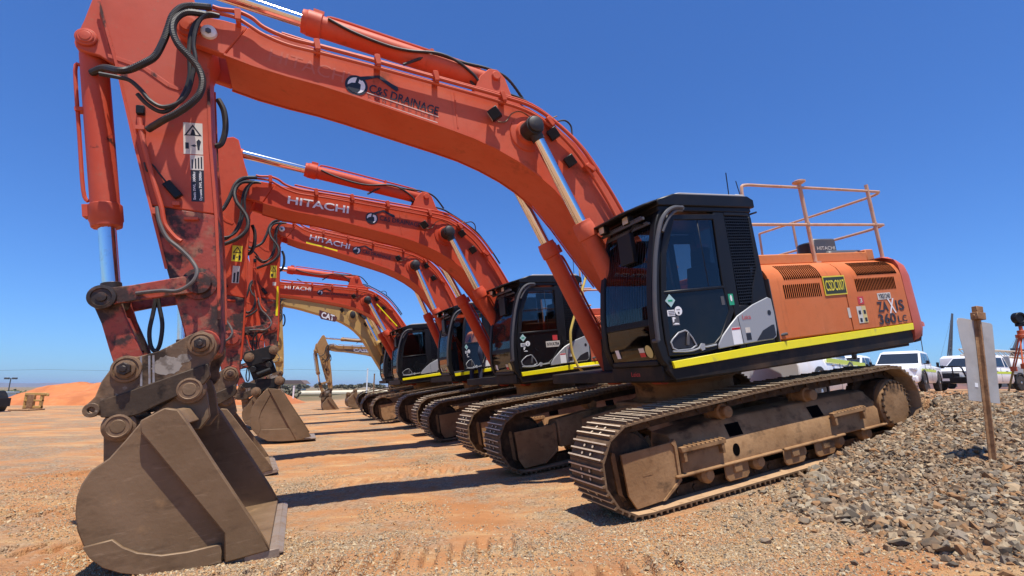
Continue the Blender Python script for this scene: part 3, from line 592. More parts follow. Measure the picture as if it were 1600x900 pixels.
b=MB(); b.tube(spline([(1.36,1.486,1.49),(1.15,1.487,1.472),(1.0,1.488,1.49),(.96,1.49,1.515),(.90,1.488,1.495),(.75,1.488,1.505)],4),.010,6); b.prism([(1.0,1.50),(.96,1.54),(.92,1.53),(.93,1.47),(.97,1.46)],1.478,1.498); P(b,'door_trim',M['grey'],door,'sub')
def sticker(name,m,poly,y,parent,g='sub'):
    b=MB(); b.prism(poly,y,y+.0015); return P(b,name,m,parent,g)
sq=lambda x,z,w,h: [(x+w/2,z-h/2),(x-w/2,z-h/2),(x-w/2,z+h/2),(x+w/2,z+h/2)]
circ=lambda x,z,r,n=20: [(x+r*math.cos(2*math.pi*k/n),z+r*math.sin(2*math.pi*k/n)) for k in range(n)]
sticker('diamond_sticker',M['mint'],[(1.283,1.955),(1.215,2.027),(1.283,2.10),(1.35,2.027)],1.4785,door)
sticker('label_sticker',M['white'],sq(1.29,1.895,.10,.065),1.4695,door); sticker('round_sticker',M['white'],circ(1.185,1.912,.05),1.4695,door)
o=sticker('mark_sticker',M['dkgrey'],sq(1.245,1.805,.10,.10),1.4695,door); b=MB(); b.prism([(1.285,1.845),(1.26,1.85),(1.235,1.835),(1.262,1.825),(1.265,1.80),(1.285,1.79)],1.4715,1.4725); b.prism([(1.29,1.77),(1.20,1.765),(1.21,1.78),(1.25,1.785)],1.4715,1.4725); P(b,'sticker_mark',M['white'],door,'sub')
for zz in (1.912,1.895,1.878): sticker('sticker_mark',M['dkgrey'],sq(1.285,zz,.08,.006),1.4715,door)
sticker('sticker_mark',M['dkgrey'],sq(1.187,1.925,.05,.006),1.4715,door); sticker('sticker_mark',M['ink'],sq(1.187,1.89,.022,.022),1.4715,door); sticker('sticker_mark',M['green'],sq(1.283,2.027,.06,.02),1.4805,door)
o=sticker('exit_sticker',M['green'],sq(.405,1.99,.075,.13),1.4785,cab); b=MB(); b.box(.39,.42,1.481,1.482,1.985,2.025); b.box(.395,.415,1.4825,1.483,1.97,2.04); P(b,'cross_mark',M['white'],cab,'sub')
sticker('grey_sticker',M['dkgrey'],sq(.525,1.985,.05,.10),1.4695,door)
# windscreen stickers lie on the sloped lower windscreen
def wst(name,m,y_,z,wd,h,rd=False):
    b=MB(); x=np.interp(z,[p[1] for p in FP],[p[0] for p in FP])-.012
    n=18 if rd else 4; pts=[(y_+wd/2*math.cos(2*math.pi*k/n),z+h/2*math.sin(2*math.pi*k/n)) for k in range(n)] if rd else [(y_-wd/2,z-h/2),(y_+wd/2,z-h/2),(y_+wd/2,z+h/2),(y_-wd/2,z+h/2)]
    sl_=(FP[2][0]-FP[1][0])/(FP[2][1]-FP[1][1])
    b.loft([[(x+sl_*(zz-z),yy,zz) for yy,zz in pts],[(x+.002+sl_*(zz-z),yy,zz) for yy,zz in pts]]); P(b,name,m,cab,'sub')
wst('warning_sticker',M['white'],.72,1.515,.07,.10); wst('notice_sticker',M['offwhite'],1.17,1.535,.09,.05); wst('notice_sticker',M['redink'],1.17,1.485,.09,.045); wst('round_sticker',mat('cream_decal',(.55,.47,.18),.5),1.29,1.515,.115,.14,True)
b=MB(); b.box(1.40,1.46,.95,1.20,2.52,2.86); b.tube([(1.30,1.34,2.93),(1.42,1.25,2.93),(1.44,1.15,2.85)],.014,6); P(b,'mirror',M['black'],cab,'sub',.015)
b=MB(); b.tube(spline([(.93,1.515,3.06),(1.06,1.525,3.055),(1.19,1.53,2.99),(1.30,1.53,2.85),(1.415,1.53,2.55),(1.50,1.53,2.2),(1.545,1.525,1.9),(1.555,1.515,1.62)],5),.024,8); b.tube(spline([(.93,1.50,3.03),(1.04,1.51,3.02),(1.16,1.515,2.93),(1.27,1.515,2.78)],5),.020,8); b.cyl((.93,1.44,3.06),(.93,1.52,3.06),.028); b.cyl((1.556,1.44,1.62),(1.556,1.52,1.62),.02)
P(b,'grab_rail',M['dkgrey'],cab,'sub')
b=MB(); b.tube([(-.40,1.0,3.20),(-.435,1.0,3.75)],.007,5); b.cut(); b.tube([(-.66,1.0,3.20),(-.59,1.0,3.64)],.006,5); b.box(-.45,-.2,.9,1.05,3.15,3.21); b.tube([(-.19,1.43,3.02),(-.28,1.47,3.04)],.012,5)
P(b,'antenna',M['black'],root,'upper')
# grey side panel
gp=[(.735,1.455),(.72,1.51),(.64,1.60),(.50,1.71),(.371,1.80),(.107,1.91),(-.16,1.985),(-.215,1.96),(-.225,1.78),(-.215,1.60),(-.19,1.51),(-.13,1.485),(.146,1.48),(.43,1.47)]
b=MB(); b.prism([p for p in gp],1.4785,1.496); P(b,'side_panel',M['grey'],root,'upper',.008)
b=MB(); b.prism([(.14,1.496),(.02,1.60),(-.14,1.655),(-.18,1.655),(-.18,1.53),(-.12,1.496)],1.4965,1.498); b.cut(); b.prism([(.375,1.79),(.368,1.79),(.345,1.475),(.352,1.475)],1.4965,1.498); b.cut(); b.add(*[[(-.135+.03*math.cos(a),1.499,1.80+.03*math.sin(a)) for a in np.linspace(0,2*math.pi,12,endpoint=False)],[tuple(range(12))]]); P(b,'panel_vent',M['ink'],root,'upper')
sticker('warning_label',M['white'],sq(.435,1.575,.135,.19),1.4965,root,'upper'); sticker('warning_label',M['redink'],sq(.435,1.655,.125,.022),1.4985,root,'upper'); sticker('warning_label',M['offwhite'],sq(.255,1.625,.075,.06),1.4965,root,'upper'); sticker('warning_label',M['ink'],sq(.255,1.55,.075,.075),1.4965,root,'upper')
o=mobj('side_lettering',text_mesh('Leica','side_lettering',M['redink'],(.24,1.498,1.775),.13,.055),root); GR[o.name]='upper'
o=mobj('front_lettering',text_mesh('Leica','front_lettering',M['redink'],(1.4605,.93,1.275),.16,.05,xdir=(0,1,0)),root); GR[o.name]='upper'
# engine house
CS=[(1.49,1.475),(1.492,1.9),(1.488,2.16),(1.47,2.235),(1.43,2.31),(1.36,2.375),(1.27,2.415),(1.12,2.43)]
def housepanel(x0,x1,name,m,par=None,g='upper'):
    b=MB(); inn=[(y-.03,z) for y,z in CS]; full=CS+[(y,z-.03) for y,z in [(1.12,2.43)]]+[(y-.04,z-.02) for y,z in CS[::-1]]
    b.loft([[(x,y,z) for y,z in full] for x in (x0,x1)]); return P(b,name,m,par or root,g,.008,50)
hb=MB(); hb.box(-2.86,-.24,-1.46,1.44,1.38,2.20); hb.box(-2.86,-.24,-1.25,1.2,2.2,2.405)
hs=P(hb,'engine_house',M['hood'],root,'upper',.03)
housepanel(-1.588,-.245,'engine_door',M['hood'],hs,'sub'); housepanel(-2.865,-1.604,'engine_door',M['hood'],hs,'sub')
b=MB(); b.box(-2.84,-.24,1.13,1.19,2.43,2.565); b.box(-2.84,-.24,-1.2,1.13,2.41,2.47); b.box(-2.88,-2.70,1.0,1.195,2.40,2.60)
P(b,'walkway_edge',M['orange_top'],root,'upper',.012)
def grille(x0,x1,z0,z1,n,name='grille'):
    b=MB()
    for k in range(n): x=x0+(x1-x0)*(k+.5)/n; b.prism([(x-.012-.010,z0),(x+.012-.010,z0),(x+.012+.010,z1),(x-.012+.010,z1)] if False else [(x-.0085,z0),(x+.0085,z0),(x+.0085,z1),(x-.0085,z1)],1.4925,1.4945)
    P(b,name,M['void'],hs,'sub')
def grille_top(x0,x1,n):
    b=MB()
    for k in range(n):
        x=x0+(x1-x0)*(k+.5)/n; pr=[CS[2],CS[3],CS[4],CS[5],CS[6]]; pr=[(1.489,2.18)]+pr[1:]
        b.loft([[(x-.0085,y+.003,z+.003),(x+.0085,y+.003,z+.003),(x+.0085,y-.002,z-.002),(x-.0085,y-.002,z-.002)] for y,z in pr[:4]])
    P(b,'grille',M['void'],hs,'sub')
grille(-1.13,-.45,1.945,2.115,19); grille(-2.685,-1.82,1.965,2.135,26); grille_top(-1.20,-.50,19); grille_top(-2.78,-1.90,26)
b=MB(); b.cyl((-.25,1.46,1.52),(-.34,1.52,1.53),.018,8); b.box(-.245,-.235,1.40,1.49,1.4,2.2); P(b,'door_hinge',M['dkgrey'],hs,'sub')
cp=[(-2.885,1.49),(-3.05,1.485),(-3.22,1.42),(-3.36,1.26),(-3.44,1.0),(-3.52,.5),(-3.55,0),(-3.52,-.5),(-3.44,-1.0),(-3.36,-1.26),(-3.22,-1.42),(-3.05,-1.485),(-2.885,-1.49)]
def cring(z,k): 
    return [(-2.885+(x+2.885)*(1 if True else k)+(0 if x>-2.9 else k),y*(1-abs(k)*.25),z) for x,y in cp]
b=MB(); b.loft([cring(1.22,.10),cring(1.27,.03),cring(1.38,0),cring(1.5,-.0),cring(2.15,.02),cring(2.30,.06),cring(2.39,.16),cring(2.44,.34)])
cw=P(b,'counterweight',M['cwt'],root,'upper',0,50)
b=MB(); b.prism([(-2.875,1.33),(-2.90,1.20),(-3.05,1.21),(-3.1,1.3)],-1.3,1.46); P(b,'counterweight_base',M['blackdust'],cw,'sub',.01)
b=MB(); b.box(-3.395,-3.37,1.14,1.25,1.62,1.80); P(b,'rear_lamp',M['dkgrey'],cw,'sub',.01)
b=MB(); b.box(-3.12,-2.30,-.5,.95,2.43,2.67); P(b,'engine_hood',M['dkgrey'],root,'upper',.08,50,3)
b=MB(); b.lathe((-2.35,.64,2.45),(0,0,1),[(0,.19),(.37,.19),(.39,.17),(.395,.0)],28); stk=P(b,'air_cleaner',M['ink'],root,'upper')
# lettering wrapped as flat plate on the cleaner
b=MB(); b.box(-2.60,-2.10,.80,.865,2.55,2.86); P(b,'cleaner_plate',M['dkgrey'],stk,'sub',.02)
o=mobj('plate_lettering',text_mesh('HITACHI','plate_lettering',M['offwhite'],(-2.35,.866,2.71),.40,.055,bold=.01),stk); GR[o.name]='sub'
# handrails
rb=MB(); R_=.021
rb.tube(spline([(-.42,1.2,3.30),(-.43,1.2,3.44),(-.50,1.2,3.50),(-.9,1.2,3.505),(-2.2,1.2,3.505),(-3.2,1.2,3.50),(-3.36,1.18,3.50),(-3.44,1.05,3.49),(-3.46,.6,3.49),(-3.46,-1.1,3.49)],4),R_,8)
rb.tube(spline([(-.42,1.2,3.30),(-.42,1.2,2.6)],2),R_,8)
rb.tube(spline([(-.42,1.2,2.965),(-1.5,1.2,2.968),(-3.12,1.2,2.972),(-3.25,1.18,2.97),(-3.33,1.05,2.965),(-3.35,.6,2.96),(-3.35,-1.1,2.96)],4),R_,8)
for x in (-1.56,-3.06): rb.tube([(x,1.2,2.42),(x,1.2,3.505 if x>-2 else 3.60)],R_*1.25,8)
rb.tube([(-3.40,-.35,2.44),(-3.43,-.35,3.49)],R_,8); rb.tube([(-3.40,-1.1,2.44),(-3.46,-1.1,3.49)],R_,8)
rb.tube(spline([(-3.30,.10,2.965),(-3.2,.1,2.85),(-3.15,.1,2.6),(-3.1,.1,2.45)],4),R_,8)
for x in (-1.56,-3.06): rb.cyl((x,1.2,2.96),(x,1.2,3.0),.034,8); rb.box(x-.05,x+.05,1.15,1.25,2.42,2.44)
hr=P(rb,'handrail',M['rail'],root,'upper')
b=MB(); b.lathe((-1.56,1.2,3.50),(0,0,1),[(0,.025),(.05,.025),(.055,.05),(.075,.085),(.095,.085),(.11,.05),(.115,0)],20); P(b,'antenna_dome',M['rail'],hr,'sub')
# house decals
sticker('label',M['offwhite'],sq(-1.575,1.70,.05,.13),1.4935,hs); sticker('warning_label',M['offwhite'],sq(-1.785,1.66,.10,.22),1.4935,hs); sticker('warning_label',mat('cream_label',(.62,.52,.22),.5),sq(-1.88,1.66,.085,.22),1.4935,hs)
for k in range(4): sticker('label_mark',M['ink'],sq(-1.785-(k%2)*.1,1.59+(k//2)*.10,.045,.05),1.4955,hs)
sticker('fire_label',M['redink'],sq(-1.86,1.845,.12,.10),1.4935,hs); o=mobj('label_lettering',text_mesh('3','label_lettering',M['offwhite'],(-1.86,1.4955,1.845),.05,.06,bold=.02),hs); GR[o.name]='sub'
# ---- boom
BP=[(5.90,5.333),(5.86,5.40),(5.78,5.425),(5.497,5.412),(5.28,5.374),(5.10,5.33),(4.894,5.305),(4.428,5.20),(3.885,5.12),(3.44,5.048),(2.969,4.965),(2.449,4.88),(2.07,4.80),(1.749,4.632),(1.421,4.351),(1.175,4.02),(.98,3.69),(.80,3.36),(.55,2.95),(.22,2.45),(.04,2.15),(.02,1.95),(.12,1.80),(.3,1.77),(.5,1.86),(.72,2.1),(1.02,2.5),(1.35,2.98),(1.60,3.36),(1.854,3.69),(2.085,3.89),(2.306,4.04),(2.591,4.19),(2.88,4.31),(3.188,4.405),(3.781,4.57),(4.301,4.715),(4.598,4.79),(4.915,4.85),(5.235,4.925),(5.507,5.014),(5.70,5.075),(5.83,5.125),(5.90,5.18),(5.925,5.25)]
b=MB(); b.prism(BP[4:41],-.33,.33); boom=P(b,'boom',OR,root,'boom',.012)
b=MB()
for y0,y1 in ((.245,.335),(-.335,-.245)): b.prism(BP[:5]+BP[40:],y0,y1)
b.prism([(5.30,5.36),(5.05,5.32),(5.0,5.0),(5.3,4.95)],-.25,.25)
P(b,'boom_tip',OR,boom,'sub',.012)
low=BP[26:41]
b=MB()
for sd in (1,-1): b.cut(); b.loft([[(x,sd*.332,z-.012),(x,sd*.352,z-.012),(x,sd*.352,z+.012),(x,sd*.332,z+.012)] for x,z in low])
for x,z,h in ((3.06,4.66,.46),):  # weld seams across the web
    b.cut(); b.box(x-.008,x+.008,.33,.336,z-h/2,z+h/2)
P(b,'boom_flange',OR,boom,'sub')
b=MB()
for sd in (1,-1):
    b.cut(); b.lathe((BT[0],sd*.335,BT[1]),(0,sd,0),[(0,.115),(.03,.112),(.035,.075),(.055,.07),(.06,0)],24)
P(b,'boom_boss',OR,boom,'sub',0,40)
b=MB(); b.lathe((5.634,.335,5.238),(0,1,0),[(0,.075),(.03,.07),(.045,.05),(.05,0)],22); whitecap=P(b,'pin_cap',M['white'],boom,'sub')
b=MB(); b.cyl((5.634,.384,5.225),(5.634,.40,5.225),.028,6); capn=P(b,'cap_nut',M['dkgrey'],boom,'sub')
# boom cylinder bosses and pin
b=MB()
for sd in (1,-1): b.cut(); b.lathe((BC[0],sd*.33,BC[1]),(0,sd,0),[(0,.24),(.02,.23),(.03,.17),(.07,.15),(.075,.12)],28)
P(b,'cylinder_boss',OR,boom,'sub',0,40)
b=MB(); b.cyl((BC[0],-.62,BC[1]),(BC[0],.62,BC[1]),.075,20); b.lathe((BC[0],.56,BC[1]),(0,1,0),[(0,.10),(.06,.10),(.07,.085),(.08,.03)],18); b.lathe((BC[0],.40,BC[1]),(0,1,0),[(0,.13),(.06,.12)],18)
P(b,'cylinder_pin',M['rubber'],boom,'sub')
# arm cylinder clevis
b=MB()
for sd in (1,-1): b.prism([(2.75,5.0),(2.62,5.28),(2.48,5.40),(2.36,5.40),(2.27,5.30),(2.2,5.05),(2.0,4.85),(2.3,4.85)],sd*.13-.03,sd*.13+.03)
b.cyl((ACC[0],-.20,ACC[1]),(ACC[0],.20,ACC[1]),.06,16); P(b,'clevis',OR,boom,'sub',.01)
PIPES={'A':[(5.586,5.491),(5.513,5.476),(5.357,5.478),(5.229,5.429),(5.119,5.34),(4.895,5.258),(4.578,5.212),(4.075,5.135),(3.537,5.045),(2.996,4.955),(2.46,4.862),(2.07,4.775),(1.769,4.605),(1.448,4.315),(1.208,3.963),(1.017,3.63),(.87,3.33)],
'B':[(5.643,5.443),(5.514,5.433),(5.382,5.414),(5.267,5.348),(5.127,5.262),(4.898,5.182),(4.581,5.14),(4.079,5.066),(3.542,4.977),(3.003,4.887),(2.47,4.79),(2.101,4.695),(1.829,4.534),(1.528,4.247),(1.291,3.887),(1.111,3.55),(.98,3.26)]}
b=MB(); b.tube(spline(Y(PIPES['A'],.405),4),.022,8); P(b,'hydraulic_pipe',OR,boom,'sub')
b=MB(); b.tube(spline(Y(PIPES['B'],.395),4),.020,8); P(b,'hydraulic_pipe',OR,boom,'sub')
b=MB(); b.tube(spline(Y([(4.955,5.39),(4.566,5.31),(4.048,5.235),(3.494,5.145),(2.938,5.055),(2.388,4.965),(1.987,4.875),(1.648,4.66),(1.306,4.34),(1.08,4.0)],.28),4),.018,8)
b.cut(); b.tube(spline(Y([(4.955,5.41),(4.566,5.33),(4.048,5.255),(3.494,5.165),(2.938,5.08),(2.388,4.99),(1.95,4.895)],.10),4),.018,8); P(b,'hydraulic_pipe',OR,boom,'sub')
b=MB()
for x,z,r in ((5.36,5.37,0),(4.60,5.155,.1),(3.96,5.07,.12),(3.29,4.96,.12),(2.44,4.80,.16),(1.79,4.53,.6),(1.26,3.95,1.0)):
    m=Matrix.Translation((x,0,z))@Matrix.Rotation(r,4,'Y'); b.cut(); b.box(-.022,.022,.325,.435,-.02,.13,m); b.box(-.03,.03,.425,.445,.0,.12,m)
P(b,'pipe_clamp',OR,boom,'sub',.004)
def hose(name,pts,y,r,m,par,rib=0,k=8,sub=1):
    b=MB(); pp=Y(pts,y) if not hasattr(y,'__len__') else [(x,yy,z) for (x,z),yy in zip(pts,y)]
    b.tube(spline(pp,k),r,8,rib); return P(b,name,m,par,'sub')
HT=[(4.449,5.765),(4.188,5.645),(3.822,5.538),(3.532,5.504),(3.162,5.525),(2.915,5.455),(2.716,5.307),(2.598,5.176),(2.357,5.104),(2.06,5.03),(1.881,4.93),(1.654,4.78),(1.353,4.55),(1.179,4.33),(.98,4.02),(.86,3.80)]
hose('hydraulic_hose',HT,.14,.018,M['rubber'],boom); hose('hydraulic_hose',[(x+.02,z-.025) for x,z in HT[6:]],.05,.018,M['rubber'],boom)
hose('hydraulic_hose',[(3.6,5.33),(3.306,5.48),(3.136,5.531),(2.823,5.474),(2.471,5.434),(2.207,5.33),(2.012,5.06)],.1,.02,M['rubber'],boom,.12,14)
hose('hydraulic_hose',[(1.582,4.72),(1.455,4.74),(1.378,4.67),(1.378,4.54)],.2,.012,M['rubber'],boom)
hose('wiring',[(2.542,4.543),(2.432,4.553),(2.329,4.671),(2.19,4.707),(1.956,4.6),(1.676,4.70)],.36,.008,M['pin'],boom)
for x,z,y_ in ((2.60,4.60,.44),(1.776,4.433,.38),(1.572,4.076,.37)):
    b=MB(); m=Matrix.Translation((x,y_,z))@Matrix.Rotation(.55,4,'Y')@Matrix.Rotation(-.5,4,'Z'); b.box(-.06,.07,-.055,.055,-.07,.07,m); b.tube([(x-.05,y_-.11,z),(x,y_,z)],.014,6)
    l=P(b,'work_light',M['black'],boom,'sub',.012)
b=MB(); m=Matrix.Translation((2.60,.44,4.60))@Matrix.Rotation(.55,4,'Y')@Matrix.Rotation(-.5,4,'Z'); b.box(.071,.078,-.045,.045,-.06,.06,m); P(b,'light_lens',M['lens'],boom,'sub',.004)
# ---- cylinders: own +x axis from the base pin
def cylinder(name,L,r,yc,pins,matb,eye=.13,rodr=None,sleeve=True):
    rodr=rodr or r*.62; b=MB()
    b.cyl((eye*.6,0,0),(L-.18,0,0),r,24); b.lathe((L-.2,0,0),(1,0,0),[(0,r*1.02),(.01,r*1.16),(.16,r*1.16),(.17,r*1.1),(.22,r*1.05),(.225,rodr)],24)
    b.cyl((0,-eye*.75,0),(0,eye*.75,0),eye,20)
    b.tube(spline([(eye*1.5,0,r*1.0),(eye*2,0,r*1.35),(L*.5,0,r*1.38),(L-.35,0,r*1.38),(L-.24,0,r*1.1)],4),.018,6); b.box(L*.35,L*.35+.04,-.04,.04,r*.9,r*1.5); b.box(L-.2,L-.08,-.05,.05,r*1.0,r*1.45)
    for k in range(8): a=2*math.pi*k/8+.3; b.cyl((L-.05,r*1.0*math.cos(a)*.93,r*1.0*math.sin(a)*.93),(L+.025,r*.93*math.cos(a),r*.93*math.sin(a)),.012,6)
    o=P(b,name,matb,root,name,.004)
    d=MB(); d.cyl((-eye*.6,0,0),(-(max(.3,pins[1]-L*.45)),0,0),rodr,20); rod=P(d,'piston_rod',M['chrome'],o,'rod',0,60)
    e=MB(); e.cyl((0,-eye*.72,0),(0,eye*.72,0),eye,20); e.cyl((-eye*1.5,0,0),(-eye*.5,0,0),rodr*1.15,16)
    ey=P(e,'rod_eye',M['rubber'] if name=='boom_cylinder' else (M['greasy'] if name=='bucket_cylinder' else matb),o,'rod',.004)
    return o
dist=lambda a,c: math.hypot(a[0]-c[0],a[1]-c[1])
for sd in (1,-1):
    o=cylinder('boom_cylinder',2.15,.115,sd,(BCF,dist(BCF,BC)),OR,.12); o['_y']=sd*.5
o=cylinder('arm_cylinder',2.36,.125,0,(ACC,dist(ACC,ACP)),OR,.13); o['_y']=0.
o=cylinder('bucket_cylinder',1.82,.115,0,(BKP,dist(BKP,LE)),AR,.12); o['_y']=0.
# ---- arm
AL=[(5.93,6.22),(6.02,6.26),(6.12,6.22),(6.20,6.10),(6.45,5.75),(6.572,5.49),(6.431,4.849),(6.292,4.056),(6.17,3.433),(6.05,2.808),(5.96,2.40),(5.90,2.10),(5.86,1.97),(5.764,1.93),(5.66,1.98),(5.632,2.10),(5.628,2.795),(5.636,3.345),(5.661,3.912),(5.665,4.4),(5.668,4.95),(5.60,5.15),(5.62,5.36),(5.72,5.52),(5.80,5.75)]
b=MB(); b.prism([p for p in AL if p[1]>3.35 or p[1]<0][:0]+AL[:9]+AL[17:],-.215,.215); arm=P(b,'arm',AR,root,'arm',.012)
b=MB(); b.prism([AL[8]]+AL[9:18],-.2148,.2148); P(b,'arm_lower',M['armlow'],arm,'sub',.012)
b=MB()
for sd in (1,-1):
    b.cut(); b.loft([[(x-.012,sd*.216,z),(x-.012,sd*.232,z),(x+.014,sd*.232,z),(x+.014,sd*.216,z)] for x,z in [(5.668,4.9),(5.663,4.1),(5.655,3.912),(5.632,3.345),(5.624,2.795),(5.63,2.3)]])
    b.cut(); b.loft([[(x-.012,sd*.216,z),(x-.012,sd*.228,z),(x+.012,sd*.228,z),(x+.012,sd*.216,z)] for x,z in [(6.572,5.49),(6.431,4.849),(6.292,4.056),(6.17,3.433),(6.05,2.808)]])
P(b,'arm_flange',AR,arm,'sub')
b=MB()
for sd in (1,-1): b.prism([(6.53,5.70),(6.624,5.593),(6.70,5.30),(6.765,5.10),(6.755,5.0),(6.68,4.97),(6.58,4.95),(6.45,4.86),(6.50,5.3)],sd*.15-.025,sd*.15+.025)
b.cyl((BKP[0],-.22,BKP[1]),(BKP[0],.22,BKP[1]),.07,18); b.lathe((BKP[0],.175,BKP[1]),(0,1,0),[(0,.09),(.03,.09),(.035,.055),(.05,.05),(.055,0)],20); P(b,'cylinder_lug',AR,arm,'sub',.008)
b=MB(); b.lathe((LA[0],.2155,LA[1]),(0,1,0),[(0,.15),(.02,.15),(.025,.11),(.06,.10),(.065,0)],24); b.cut(); b.lathe((5.764,.216,2.07),(0,1,0),[(0,.14),(.03,.13)],20); P(b,'arm_boss',M['armlow'],arm,'sub')
b=MB(); b.prism([(6.5,4.95),(6.2,4.86),(6.0,4.70),(5.9,4.66),(5.92,4.63),(6.02,4.66),(6.22,4.82),(6.5,4.91)],.2155,.222); b.cut(); b.box(5.93,5.99,.216,.26,3.42,3.46); b.cut(); b.box(6.09,6.15,.216,.27,3.33,3.39); b.cut(); b.box(5.78,5.90,.216,.25,3.28,3.31); P(b,'arm_bracket',AR,arm,'sub',.003)
b=MB(); b.tube(spline(Y([(6.242,4.28),(6.227,4.142),(6.178,3.871),(6.118,3.587),(6.075,3.398),(6.048,3.226),(5.971,3.101),(5.92,3.06)],.265),5),.022,8); b.box(6.20,6.27,.216,.29,4.16,4.20); P(b,'arm_pipe',AR,arm,'sub')
hose('hydraulic_hose',[(6.17,4.172),(6.023,4.211),(5.897,4.26),(5.781,4.337),(5.698,4.445),(5.674,4.582),(5.708,4.712),(5.779,4.819),(5.869,4.94),(5.912,5.085),(5.891,5.225),(5.803,5.337),(5.628,5.38)],[.27,.40,.47,.52,.54,.54,.54,.54,.53,.52,.5,.47,.42],.034,M['rubber'],arm,.10,16)
hose('hydraulic_hose',[(6.649,4.79),(6.517,4.777),(6.36,4.665),(6.27,4.661),(6.147,4.719),(6.059,4.806),(5.994,4.967),(5.954,5.109),(5.914,5.253),(5.846,5.361),(5.752,5.425),(5.60,5.47)],[.12,.25,.42,.46,.5,.5,.5,.5,.5,.49,.46,.42],.034,M['rubber'],arm,.10,16)
hose('hydraulic_hose',[(5.523,5.373),(5.621,5.378),(5.692,5.302),(5.736,5.17),(5.756,5.009),(5.742,4.856),(5.767,4.698),(5.811,4.506),(5.895,4.38),(6.018,4.326),(6.118,4.38),(6.192,4.485),(6.272,4.565),(6.363,4.585),(6.50,4.60)],.44,.02,M['rubber'],arm)
hose('hydraulic_hose',[(5.54,5.39),(5.659,5.36),(5.743,5.27),(5.783,5.14),(5.80,4.95),(5.80,4.7),(5.85,4.5),(5.93,4.36),(6.03,4.29),(6.14,4.35),(6.22,4.45)],.41,.02,M['rubber'],arm)
hose('hydraulic_hose',[(5.62,4.75),(5.57,4.62),(5.56,4.42),(5.60,4.25),(5.66,4.2)],-.1,.03,M['rubber'],arm)
hose('hydraulic_hose',[(6.111,3.399),(6.087,3.245),(6.027,3.09),(5.928,2.982),(5.84,2.872),(5.788,2.762),(5.802,2.674),(5.86,2.609),(5.947,2.569),(6.08,2.583),(6.269,2.575)],[.26,.28,.29,.30,.31,.34,.36,.36,.35,.32,.28],.018,M['hosegrey'],arm)
hose('hydraulic_hose',[(6.153,2.56),(6.179,2.409),(6.208,2.245),(6.2,2.11),(6.164,2.055),(6.128,2.119),(6.108,2.297),(6.129,2.466),(6.138,2.559)],.12,.018,M['rubber'],arm)
hose('wiring',[(6.21,3.842),(6.186,3.755),(6.154,3.829),(6.085,3.728),(6.034,3.649)],.25,.008,M['rubber'],arm)
b=MB(); b.box(-.09,.09,-.02,.025,-.04,.04,Matrix.Translation((5.986,.245,3.579))@Matrix.Rotation(-.95,4,'Y')); b.cut(); b.box(6.20,6.27,.22,.27,4.33,4.42); P(b,'junction_box',M['black'],arm,'sub',.008)
# ---- links, hitch, bucket
def link(name,p0,p1,g,w0,w1,yy,th,m,br):
    L=dist(p0,p1); b=MB()
    for sd in (1,-1): b.loft([[(x,sd*yy-th/2,-w/2),(x,sd*yy+th/2,-w/2),(x,sd*yy+th/2,w/2),(x,sd*yy-th/2,w/2)] for x,w in ((0,w0),(L*.3,w0*.9),(L*.7,w1*.95),(L,w1))])
    if name=='tipping_link': b.loft([[(x,-yy,-w/2.6),(x,yy,-w/2.6),(x,yy,w/2.6),(x,-yy,w/2.6)] for x,w in ((L*.25,w0*.8),(L*.75,w1*.8))])
    b.cyl((L,-yy-.03,0),(L,yy+.03,0),br*.9,20)
    o=P(b,name,m,root,g,.006); e=MB(); e.cyl((0,-yy-.05,0),(0,yy+.02,0),br*.85,20); e.lathe((0,yy+.02,0),(0,1,0),[(0,br*.98),(.035,br*.96),(.04,br*.72),(.028,br*.66),(.028,br*.4),(.045,br*.36),(.05,0)],26); P(e,'link_boss',M['greasy'],o,'sub',0,30); return o
link('guide_link',LE,LA,'linkA',.16,.17,.245,.045,M['armlow'],.11)
link('tipping_link',LE,LH,'linkB',.20,.22,.16,.06,M['armlow'],.09)
HP=[(6.61,1.60),(6.60,1.635),(6.545,1.692),(6.502,1.814),(6.43,1.929),(6.38,1.988),(6.318,2.013),(6.249,2.0),(6.096,2.033),(5.963,2.10),(5.864,2.155),(5.763,2.19),(5.675,2.145),(5.645,2.056),(5.655,1.968),(5.699,1.891),(5.713,1.827),(5.702,1.768),(5.747,1.705),(5.897,1.648),(6.089,1.569),(6.228,1.507),(6.341,1.49),(6.451,1.506),(6.528,1.537)]
b=MB()
for sd in (1,-1): b.prism(HP,sd*.31-.03,sd*.31+.03)
b.box(5.9,6.3,-.29,.29,1.62,1.80); hit=P(b,'quick_hitch',M['hitch'],root,'hitch',.008)
b=MB(); b.prism([(6.51,1.655),(6.3,1.71),(6.0,1.80),(5.715,1.885),(5.70,1.765),(5.747,1.702),(6.089,1.566),(6.228,1.504),(6.341,1.487),(6.50,1.515)],.3405,.365); P(b,'hitch_beam',M['hitchbeam'],hit,'sub',.008)
b=MB(); b.ring(circ(6.565,1.585,.06,16),circ(6.565,1.585,.026,16),.31,.36); P(b,'lifting_eye',M['hitch'],hit,'sub',.004)
b=MB()
for p,r in ((TIP,.062),(LH,.066)): b.cut(); b.lathe((p[0],.345,p[1]),(0,1,0),[(0,r*1.75),(.018,r*1.7),(.022,r*1.42),(.012,r*1.36),(.012,r*1.16),(.05,r*1.12),(.055,r*.9),(.055,0)],28)
P(b,'hitch_pin',M['pin'],hit,'sub',0,30)
b=MB()
for p,r in ((TIP,.062),(LH,.066)): b.cut(); b.cyl((p[0],.39,p[1]),(p[0],.435,p[1]),r*.85,6); b.cyl((p[0],.43,p[1]),(p[0],.45,p[1]),r*.4,10)
P(b,'pin_nut',M['greasy'],hit,'sub',.004)
